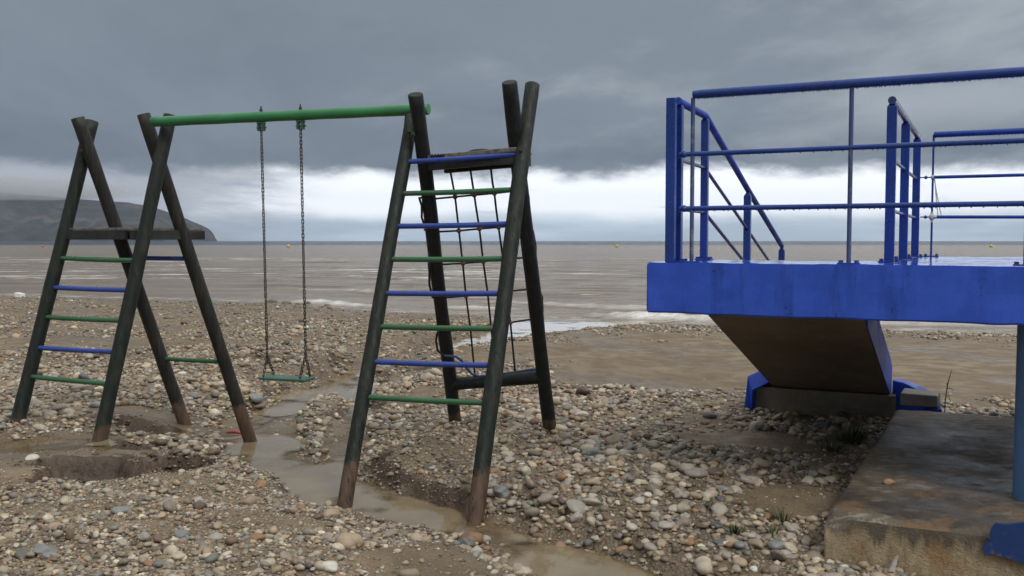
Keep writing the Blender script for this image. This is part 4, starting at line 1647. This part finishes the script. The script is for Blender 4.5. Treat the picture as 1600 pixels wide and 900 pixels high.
ICO1 = ico(1)
ICO2 = ico(2)
ICO3 = ico(3)
SH1 = [stone_shape(ICO1[0], 500 + k) for k in range(8)]
SH2 = [stone_shape(ICO2[0], 500 + k) for k in range(8)]
SH3 = [stone_shape(ICO3[0], 500 + k) for k in range(8)]


def scatter():
    bands = [(3.7, 6.0, 1600, 1.0), (6.0, 8.5, 1150, 1.0), (8.5, 12.0, 520, 1.1), (12.0, 17.0, 260, 1.2), (17.0, 25.0, 110, 1.3), (25.0, 41.0, 22, 1.4)]
    X, Y, R = [], [], []
    for y0, y1, lam, big in bands:
        hw = lambda yy: 0.60 * yy + 1.3
        W = hw(y1)
        n = int(lam * 2 * W * (y1 - y0))
        x = RNG.uniform(-W, W, n)
        y = RNG.uniform(y0, y1, n)
        k = np.abs(x) < hw(y)
        x, y = x[k], y[k]
        den = shingle_density(x, y)
        fl = (1 - sstep(-0.6, -0.1, x - 0.10 * (y - 5))) * (1 - sstep(6.8, 8.2, y))
        thin = np.where(y < 8.5, 0.60 + 0.40 * fl, 1.0)
        keep = RNG.random(len(x)) < den ** 1.25 * thin
        x, y, den = x[keep], y[keep], den[keep]
        # coarser on the right bank and behind the swing, finer in the lower left
        fl = (1 - sstep(-0.6, -0.1, x - 0.10 * (y - 5))) * (1 - sstep(6.8, 8.2, y))
        coarse = 0.0215 * (1 - fl) + 0.0128 * fl
        r = coarse * big * np.exp(RNG.normal(0, 0.40, len(x))) * (0.75 + 0.35 * den)
        r = np.clip(r, 0.007, 0.085)
        X.append(x), Y.append(y), R.append(r)
    return np.concatenate(X), np.concatenate(Y), np.concatenate(R)


PX, PY, PR = scatter()
_n = 26000
_x, _y = RNG.uniform(-4.6, 3.4, _n), RNG.uniform(4.2, 8.0, _n)
_k = (np.abs(_x) < 0.6 * _y + 0.6) & (RNG.random(_n) < np.clip(0.30 + 0.7 * shingle_density(_x, _y), 0, 1) * (0.35 + 0.65 * (_y < 6.6)) * np.where(stream_dist(_x, _y) < 0.02, 0.06, 1))
PX, PY = np.concatenate([PX, _x[_k]]), np.concatenate([PY, _y[_k]])
PR = np.concatenate([PR, RNG.uniform(0.005, 0.011, int(_k.sum()))])
# keep stones out of the standing structures
ts = (PX - TO.x) * TS.x + (PY - TO.y) * TS.y
tt = (PX - TO.x) * TT.x + (PY - TO.y) * TT.y
inside = (ts > F_S0 - 0.03 + (F_S1 - F_S0) * (tt - F_T0) / (F_T1 - F_T0)) & (tt > F_T0 - 0.05) & (tt < F_T1 + 0.02)
inside |= earth_mask(PX, PY) * 0.9 > RNG.random(len(PX))
inside |= (ts > SS0 - 0.14) & (ts < SS1 + 0.1) & (tt > Te - 0.05) & (tt < Te + 0.9)
ok = ~inside
PX, PY, PR = PX[ok], PY[ok], PR[ok]
CLX, CLY = [], []
for (cx, cy_, rx, ry, a, h) in PIT_W[:4]:
    m_ = int(420 * rx * ry / 0.1)
    e_, f_ = RNG.normal(0, 0.55, m_), RNG.normal(0.15, 0.55, m_)
    CLX.append(cx + e_ * rx), CLY.append(cy_ + f_ * ry)
CLX, CLY = np.concatenate(CLX), np.concatenate(CLY)
NCL = len(CLX)
PX, PY = np.concatenate([PX, CLX]), np.concatenate([PY, CLY])
PR = np.concatenate([PR, np.clip(0.011 * np.exp(RNG.normal(0, 0.5, NCL)), 0.005, 0.035)])
N = len(PX)
DENP = shingle_density(PX, PY)
PZ = height(PX, PY)
FLAT = RNG.uniform(0.42, 0.72, N)
WID = RNG.uniform(0.68, 0.95, N)
lay = np.where(DENP > 0.5, np.clip(RNG.normal(0.15, 0.5, N), -0.4, 1.3), RNG.uniform(-0.35, 0.3, N))
PZ = PZ + PR * FLAT * (0.20 + lay * 0.8)
YAW = RNG.uniform(0, 2 * pi, N)
TILT = np.abs(RNG.normal(0, 0.30, N)) * np.where(DENP > 0.5, 1, 0.5)
TAZ = RNG.uniform(0, 2 * pi, N)
CI = RNG.choice(len(PAL), N, p=PALW / PALW.sum())
VAR = RNG.integers(0, 8, N)
PIXR = PR * FPX / PY


def rotmats(yaw, tilt, taz):
    cy_, sy2 = np.cos(yaw), np.sin(yaw)
    ax = np.stack([np.cos(taz), np.sin(taz), np.zeros_like(taz)], -1)
    c, s = np.cos(tilt), np.sin(tilt)
    C1 = 1 - c
    K = np.zeros((len(yaw), 3, 3))
    x, y = ax[:, 0], ax[:, 1]
    K[:, 0, 0] = c + x * x * C1
    K[:, 0, 1] = x * y * C1
    K[:, 0, 2] = y * s
    K[:, 1, 0] = x * y * C1
    K[:, 1, 1] = c + y * y * C1
    K[:, 1, 2] = -x * s
    K[:, 2, 0] = -y * s
    K[:, 2, 1] = x * s
    K[:, 2, 2] = c
    Z = np.zeros((len(yaw), 3, 3))
    Z[:, 0, 0] = cy_
    Z[:, 0, 1] = -sy2
    Z[:, 1, 0] = sy2
    Z[:, 1, 1] = cy_
    Z[:, 2, 2] = 1
    return K @ Z


# which stones are shown as individuals: the ones that show largest
pxx = 800 + FPX * PX / PY
vis = (pxx > 8) & (pxx < 1592) & (PY > 4.55)
vy = 376 + (EYE - PZ) * FPX / PY
vis &= (vy < 893) & ~((pxx > 1290) & (vy > 640))
vis[N - NCL:] = False
score = np.where(vis, PIXR, 0)
N_IND = 270
order = np.argsort(-score)
IND = order[:N_IND]
rest = np.ones(N, bool)
rest[IND] = False

PALC = np.array([c for _, c in PAL])
PCOL = PALC[CI] * (0.90 * np.exp(RNG.normal(0, 0.27, N)))[:, None] * np.array([1.02, 0.985, 0.92]) * (1 + RNG.normal(0, 0.015, (N, 3)))
PCOL = np.clip(PCOL, 0.02, 0.62)
PCOL[N - NCL:] = np.array([0.062, 0.041, 0.026]) * RNG.uniform(0.6, 1.5, NCL)[:, None]


def merge(idx_all, shapes, faces, name):
    VV, FF, CC = [], [], []
    base_i = 0
    for k in range(8):
        idx = idx_all[VAR[idx_all] == k]
        if len(idx) == 0:
            continue
        sv = shapes[k]
        sc = np.stack([PR[idx], PR[idx] * WID[idx], PR[idx] * FLAT[idx]], -1)
        loc = sv[None] * sc[:, None, :]
        R_ = rotmats(YAW[idx], TILT[idx], TAZ[idx])
        w = np.einsum('nij,nvj->nvi', R_, loc) + np.stack([PX[idx], PY[idx], PZ[idx]], -1)[:, None, :]
        nv = sv.shape[0]
        VV.append(w.reshape(-1, 3))
        FF.append((faces[None] + (np.arange(len(idx)) * nv)[:, None, None] + base_i).reshape(-1, 3))
        CC.append(np.repeat(PCOL[idx], nv, 0))
        base_i += nv * len(idx)
    VV, FF, CC = np.concatenate(VV), np.concatenate(FF), np.concatenate(CC)
    me = arr_mesh(name, VV, FF)
    a = me.attributes.new('stone', 'FLOAT_COLOR', 'POINT')
    a.data.foreach_set('color', np.concatenate([CC, np.ones((len(CC), 1))], 1).astype(np.float32).ravel())
    return me


M['shingle'] = mat_shingle()
near_i = np.where(rest & (PIXR > 5.3))[0]
far_i = np.where(rest & (PIXR <= 5.3))[0]

for nm, idx, shp, fc, lab in (('shingle', near_i, SH2, ICO2[1], 'loose grey and tan shingle strewn over the near beach'),
                              ('fine_shingle', far_i, SH1, ICO1[1], 'small far shingle spread over the beach')):
    me = merge(idx, shp, fc, nm)
    me.materials.append(M['shingle'])
    o = bpy.data.objects.new(nm, me)
    COL.objects.link(o)
    tag(o, lab, 'shingle', kind='stuff')

stone_cache = {}


def stone_me(var, mat):
    key = (var, mat)
    if key not in stone_cache:
        me = arr_mesh('pebble', SH3[var], ICO3[1])
        me.materials.append(M[mat])
        stone_cache[key] = me
    return stone_cache[key]


def place_stone(name, var, mat, loc, scl, rot):
    o = bpy.data.objects.new(name, stone_me(var, mat))
    o.location = loc
    o.scale = scl
    o.rotation_mode = 'QUATERNION'
    o.rotation_quaternion = rot
    COL.objects.link(o)
    return o


def zone(px, py):
    if px > 1050 and py < 745:
        return 'near the terrace stairs'
    if px > 900:
        return 'before the concrete footing'
    if px > 745 and py > 640:
        return 'right of the ladder'
    if px > 560 and py < 770:
        return 'under the rope net'
    if px > 520 and py >= 770:
        return 'beside the near stream'
    if py < 690:
        return 'behind the swing'
    if px < 260:
        return 'at the lower left'
    return 'left of the stream'


med = np.median(PR[IND])
seen = {}
for i in IND:
    cn = PAL[CI[i]][0]
    R_ = Quaternion((cos(TAZ[i]), sin(TAZ[i]), 0), TILT[i]) @ Quaternion((0, 0, 1), YAW[i])
    o = place_stone('pebble', int(VAR[i]), 'stone ' + cn, (PX[i], PY[i], PZ[i]), (PR[i], PR[i] * WID[i], PR[i] * FLAT[i]), R_)
    size = 'large' if PR[i] > 1.12 * med else 'small' if PR[i] < 0.88 * med else 'middling'
    shape = ('flat ' if FLAT[i] < 0.52 else 'plump ' if FLAT[i] > 0.64 else '') + ('long' if WID[i] < 0.76 else 'rounded')
    z_ = zone(pxx[i], vy[i])
    tag(o, f'{size} {cn} {shape} pebble {z_}', 'pebble', f'larger pebbles {z_}')
    seen.setdefault(o['label'], []).append((pxx[i], o))
ORD = ['leftmost', 'second from left', 'third from left', 'fourth from left', 'fifth from left', 'sixth from left', 'seventh from left', 'eighth from left']
for lab, lst in seen.items():
    if len(lst) > 1:
        lst.sort(key=lambda q: q[0])
        for k, (_, o) in enumerate(lst):
            nm_ = ('left one of two' if k == 0 else 'right one of two') if len(lst) == 2 else 'rightmost' if k == len(lst) - 1 else ORD[min(k, 7)]
            o['label'] = lab + ', ' + nm_

# stones one can point to
HERO = [(737, 846, 0.082, 'stone rust brown', 'round rust-brown stone sitting in the stream before the right ladder leg', 0.62, 3),
        (617, 776, 0.060, 'stone dark brown', 'dark brown stone in the water right of the left ladder leg', 0.6, 5),
        (547, 853, 0.072, 'stone tan', 'big square-cut tan rock in the foreground gravel by the stream', 0.72, 2),
        (72, 864, 0.068, 'stone blue grey', 'large flat blue-grey oval pebble at the lower left corner', 0.45, 1),
        (87, 826, 0.048, 'stone tan', 'smooth round tan pebble above the blue-grey oval at lower left', 0.62, 4),
        (515, 889, 0.050, 'stone chalk white', 'white oval pebble at the bottom edge left of the stream', 0.55, 0),
        (385, 789, 0.056, 'stone tan', 'round tan stone on mud left of the stream bend', 0.7, 6),
        (401, 845, 0.050, 'stone rust brown', 'orange pointed stone in the lower gravel', 0.6, 7),
        (337, 843, 0.048, 'stone pale grey', 'pale grey rounded stone beside the orange one in lower gravel', 0.6, 3),
        (50, 716, 0.050, 'stone chalk white', 'whitish stone alone in the puddle at the left', 0.5, 5),
        (190, 800, 0.048, 'stone blue grey', 'slanting grey-green pebble on the mud ridge at lower left', 0.5, 2),
        (485, 516, 0.115, 'stone dark grey', 'flat dark grey stone behind the right swing chain', 0.5, 4),
        (785, 772, 0.068, 'stone blue grey', 'blue-grey stone right of the right ladder leg foot', 0.6, 1),
        (748, 800, 0.052, 'stone tan', 'tan stone wedged at the foot of the right ladder leg', 0.7, 6),
        (388, 722, 0.050, 'stone dark grey', 'black flat stone in the pool below the swing frame leg', 0.5, 0),
        (1100, 889, 0.058, 'stone cream', 'cream squarish pebble at the bottom edge before the footing', 0.7, 2),
        (1128, 850, 0.055, 'stone dark grey', 'long dark grey pebble before the concrete footing', 0.45, 3),
        (1195, 672, 0.062, 'stone warm grey', 'pale pointed stone in the shade under the stairs', 0.7, 7),
        (1110, 652, 0.075, 'stone dark grey', 'dark grey stone left of the blue stair kerb', 0.65, 5),
        (432, 682, 0.036, 'stone chalk white', 'white pebble on the gravel bar in the stream', 0.6, 1)]
for px, py, r, mt, lab, fl, var in HERO:
    z = -0.05
    for _ in range(25):
        p = on_z(px, py, z)
        z = 0.5 * z + 0.5 * gh(p.x, p.y)
    o = place_stone('stone', var, mt, (p.x, p.y, max(gh(p.x, p.y), -9) + r * fl * 0.35), (r, r * 0.85, r * fl), Quaternion((0, 0, 1), px * 0.37) @ Quaternion((1, 0, 0), 0.15))
    tag(o, lab, 'stone')
p = on_z(1388, 757, FZ)
tag(place_stone('stone', 7, 'stone rust brown', (p.x, p.y, FZ + 0.014), (0.040, 0.026, 0.022), Quaternion((0, 0, 1), 0.2)), 'small orange stone lying on the concrete footing', 'stone')
for px, py, Y, r, mt, fl, lab in ((1516, 630, 8.6, 0.075, 'stone warm grey', 0.75, 'grey three-cornered rock on sand behind the footing'),
                                  (1529, 642, 8.25, 0.075, 'stone dark brown', 0.6, 'brown split rock at the back edge of the footing'),
                                  (1545, 634, 8.6, 0.060, 'stone cream', 0.35, 'flat cream stone on sand left of the blue column')):
    p = at(px, py, Y)
    z = gh(p.x, p.y)
    tag(place_stone('stone', int(px) % 8, mt, (p.x, p.y, z + r * fl * 0.5), (r, r * 0.8, r * fl), Quaternion((0, 0, 1), 0.6) @ Quaternion((0, 1, 0), 0.25)), lab, 'stone')
for k, (px, py, r) in enumerate(((425, 472, 0.26), (447, 474.5, 0.30), (466, 475.5, 0.13), (478, 474.5, 0.20), (512, 477.5, 0.17))):
    p = on_z(px, py, SEA_Z)
    o = place_stone('shore_rock', (k * 3) % 8, 'stone dark brown', (p.x, p.y, SEA_Z + 0.0), (r, r * 0.7, r * 0.42), Quaternion((0, 0, 1), k * 1.3))
    tag(o, ['first dark rock from the left in the wash behind the swing', 'second dark rock in the wash behind the swing', 'third dark rock, smallest in the wash behind the swing', 'fourth dark rock in the wash right of the swing chain', 'last dark rock at the right in the wash near the ladder'][k], 'rock', 'rocks in the wash')
p = on_z(51, 459, SEA_Z + 0.1)
gz_ = gh(p.x, p.y - 1)
wb = MB().hexa([Vector((p.x - .17, p.y - 1.2, gz_ - 0.05)), Vector((p.x + .19, p.y - 1.25, gz_ - 0.05)), Vector((p.x + .2, p.y - .9, gz_ - 0.05)), Vector((p.x - .16, p.y - .9, gz_ - 0.05)),
                Vector((p.x - .15, p.y - 1.18, gz_ + .19)), Vector((p.x + .15, p.y - 1.2, gz_ + .14)), Vector((p.x + .17, p.y - .92, gz_ + .15)), Vector((p.x - .13, p.y - .92, gz_ + .2))])
tag(wb.build('white_block', M['white_stone'], None, origin=(p.x, p.y - 1.1, gz_), bevel=0.03), 'small white block at the waterline at the far left', 'block')

# ------------------------------------------------------------------ weeds and litter
def blade(mb, root, tip, w, bend):
    root, tip = Vector(root), Vector(tip)
    d = tip - root
    s = d.cross(Vector((0, 0, 1)))
    s = s.normalized() if s.length > 1e-5 else Vector((1, 0, 0))
    up = Vector((0, 0, bend))
    L = []
    for i, t in enumerate((0, 0.35, 0.7, 1.0)):
        c = root.lerp(tip, t) + up * (t * (1 - t) * 2)
        ww = w * (1.0, 0.9, 0.6, 0.05)[i]
        L += [c - s * ww, c + s * ww + Vector((0, 0, 0.0006))]
    mb.add(L, [(0, 1, 3, 2), (2, 3, 5, 4), (4, 5, 7, 6)], True)


def tuft(px, py, h, spread, n, label, seed, z0=None):
    rnd = random.Random(seed)
    z = -0.05
    for _ in range(25):
        p = on_z(px, py, z)
        z = 0.5 * z + 0.5 * gh(p.x, p.y)
    z = gh(p.x, p.y) if z0 is None else z0
    t_ = thing('weed', (p.x, p.y, z), label, 'plant')
    lv, sm = MB(), MB()
    for i in range(n):
        a = rnd.uniform(0, 2 * pi)
        q = Vector((p.x, p.y, z)) + Vector((cos(a), sin(a), 0)) * rnd.uniform(0, spread * 0.6)
        e = q + Vector((cos(a), sin(a), 0)) * rnd.uniform(0.2, 1.0) * spread + Vector((0, 0, h * rnd.uniform(0.4, 1.0)))
        blade(lv, q - Vector((0, 0, 0.02)), e, rnd.uniform(0.0035, 0.0075), rnd.uniform(0.01, 0.04))
        if i % 5 == 0:
            sm.tube([q - Vector((0, 0, 0.02)), q.lerp(e, 0.6)], 0.002, 5)
    lv.build('leaf_blades', M['grass'], t_)
    sm.build('stems', M['dry'], t_)


tuft(1330, 690, 0.14, 0.17, 130, 'dark grassy weed in the shade between stairs and footing', 1)
tuft(1300, 705, 0.10, 0.12, 60, 'lower dark weed on the stones left of the footing edge', 6)
tuft(1222, 818, 0.10, 0.06, 34, 'green weed sprouting from pebbles left of the footing corner', 2)
tuft(1152, 835, 0.07, 0.06, 26, 'small green weed among pebbles, leftmost of the near weeds', 3)
tuft(1112, 797, 0.06, 0.05, 20, 'tiny green sprig on the shingle above the near weeds', 4)
tuft(1205, 835, 0.05, 0.05, 18, 'short green sprig just below the weed by the footing corner', 5)
tuft(1120, 708, 0.05, 0.05, 22, 'tiny green sprig at the edge of the bare sand patch', 7)
# thin dry plant behind the concrete block
pl_p = at(1476, 640, 8.28)
plant = thing('dry_plant', (pl_p.x, pl_p.y, gh(pl_p.x, pl_p.y)), 'thin dry branching stalk with few leaves behind the concrete block', 'plant')
stem = [at(x, y, 8.28) for x, y in ((1476, 646), (1477, 625), (1480, 605), (1482, 595), (1485, 585), (1487, 578))]
sb = MB().tube(stem, [0.005, 0.005, 0.0045, 0.004, 0.003, 0.002], 6)
sb.build('stem', M['dry'], plant)
for ln in ([(1480, 607), (1486, 607), (1489, 610)], [(1477, 622), (1482, 618), (1485, 628)], [(1482, 597), (1479, 600), (1481, 606)]):
    MB().tube([at(x, y, 8.27) for x, y in ln], 0.003, 5).build('twig', M['dry'], plant)
lf = MB()
rnd = random.Random(5)
for k in range(22):
    q = at(rnd.uniform(1470, 1486), rnd.uniform(612, 640), 8.27 + rnd.uniform(-0.05, 0.05))
    blade(lf, q, q + Vector((rnd.uniform(-.04, .04), rnd.uniform(-.04, .04), rnd.uniform(-0.01, .03))), 0.006, 0.008)
lf.build('leaves', M['grass'], plant)

# broken stick by the footing's foot
p = on_z(1398, 892, -0.10)
MB_ = MB()
q0, q1_ = at(1392, 893, 4.62), at(1402, 868, 4.66)
MB_.add([q0 + Vector((-.012, 0, 0)), q0 + Vector((.022, 0, 0)), q1_ + Vector((.006, 0, 0)), q1_ + Vector((-.008, 0, -.01)),
         q0 + Vector((-.012, .012, 0)), q0 + Vector((.022, .012, 0)), q1_ + Vector((.006, .012, 0)), q1_ + Vector((-.008, .012, -.01))],
        [(0, 1, 2, 3), (7, 6, 5, 4), (0, 4, 5, 1), (1, 5, 6, 2), (2, 6, 7, 3), (3, 7, 4, 0)])
tag(MB_.build('wood_splinter', M['wood'], None, origin=q0), 'grey splinter of wood standing by the foot of the footing', 'driftwood')
# bent wire and twigs caught on the far left leg
wl = thing('tangled_wire', LA.a + Vector((0, -0.07, 0)), 'bent rusty wire loop caught at the foot of the leftmost leg', 'wire')
MB().tube([at(x, y, 7.80) for x, y in ((9, 664), (10, 658), (15, 656), (20, 658), (23, 665), (26, 672), (29, 674))], 0.005, 6).build('loop', M['wire'], wl)
for ln in ([(33, 662), (40, 659), (47, 664), (54, 670)], [(32, 668), (38, 662), (43, 668)], [(34, 671), (44, 668), (52, 671)]):
    MB().tube([at(x, y, 7.82) for x, y in ln], 0.006, 6).build('twig', M['wire'], wl)
p = at(365, 648, 8.75)
pz = gh(p.x, p.y)
tag(MB().tube([Vector((p.x - .07, p.y, pz + .06)), Vector((p.x, p.y + .01, pz + .065)), Vector((p.x + .08, p.y + .02, pz + .045))], [0.012, 0.016, 0.010], 8).build('plastic_scrap', M['red'], None, origin=(p.x, p.y, pz)), 'red scrap of plastic on stones by the pool', 'litter')

# ------------------------------------------------------------------ buoys
def buoy(px, py, mat, label, r=0.62):
    D = 330.0
    p = at(px, py, D)
    b = thing('buoy', (p.x, D, SEA_Z), label, 'buoy', 'buoys offshore')
    MB().ball((p.x, D, SEA_Z + r * 0.6), r, (1, 1, 0.9), 16, 10).build('float', M[mat], b)
    MB().tube([(p.x, D, SEA_Z + r * 1.3), (p.x, D, SEA_Z + r * 2.0)], [r * 0.35, r * 0.2], 10).build('top_mark', M[mat], b)


buoy(450.5, 385, 'buoy_yellow', 'yellow buoy left of the right swing chain')
buoy(964, 387, 'buoy_yellow', 'yellow buoy left of the terrace')
buoy(1548.5, 387, 'buoy_yellow', 'yellow buoy seen through the terrace railing')
buoy(67, 382, 'buoy_red', 'red buoy below the headland at far left', 0.5)

# ------------------------------------------------------------------ air
HAZE_D = 0.00008
if HAZE_D:
    hz = MB().box((-9500, -400, -8), (19000, 0, 0), (0, 7200, 0), (0, 0, 330)).build('haze', bpy.data.materials.new('sea_haze'), None)
    m = hz.data.materials[0]
    m.use_nodes = True
    t = NT(m.node_tree)
    pv = t.n('ShaderNodeVolumePrincipled')
    pv.inputs['Color'].default_value = (0.66, 0.78, 1.0, 1)
    pv.inputs['Density'].default_value = HAZE_D
    o_ = t.n('ShaderNodeOutputMaterial')
    t.link(pv.outputs[0], o_.inputs['Volume'])
    tag(hz, 'thin sea haze over the bay', 'haze', kind='stuff')

# cloud lying on the headland's top
def low_cloud():
    v, f = ico(4)
    n = fbm(v[:, 0] * 2 + 5, v[:, 1] * 2 + v[:, 2] * 1.3, 1.6, 4, 400)
    v = v * (1 + 0.42 * n)[:, None]
    c = at(20, 297, 2850.0)
    v = v * np.array([640.0, 260.0, 38.0]) + np.array([c.x - 260, 2880.0, c.z])
    me = arr_mesh('low_cloud', v, f)
    m = bpy.data.materials.new('cloud_vapour')
    m.use_nodes = True
    t = NT(m.node_tree)
    pv = t.n('ShaderNodeVolumePrincipled')
    pv.inputs['Color'].default_value = (0.93, 0.94, 0.96, 1)
    pv.inputs['Density'].default_value = 0.006
    o_ = t.n('ShaderNodeOutputMaterial')
    t.link(pv.outputs[0], o_.inputs['Volume'])
    me.materials.append(m)
    o = bpy.data.objects.new('low_cloud', me)
    COL.objects.link(o)
    tag(o, 'grey cloud hanging on the top of the headland', 'cloud', kind='stuff')


low_cloud()
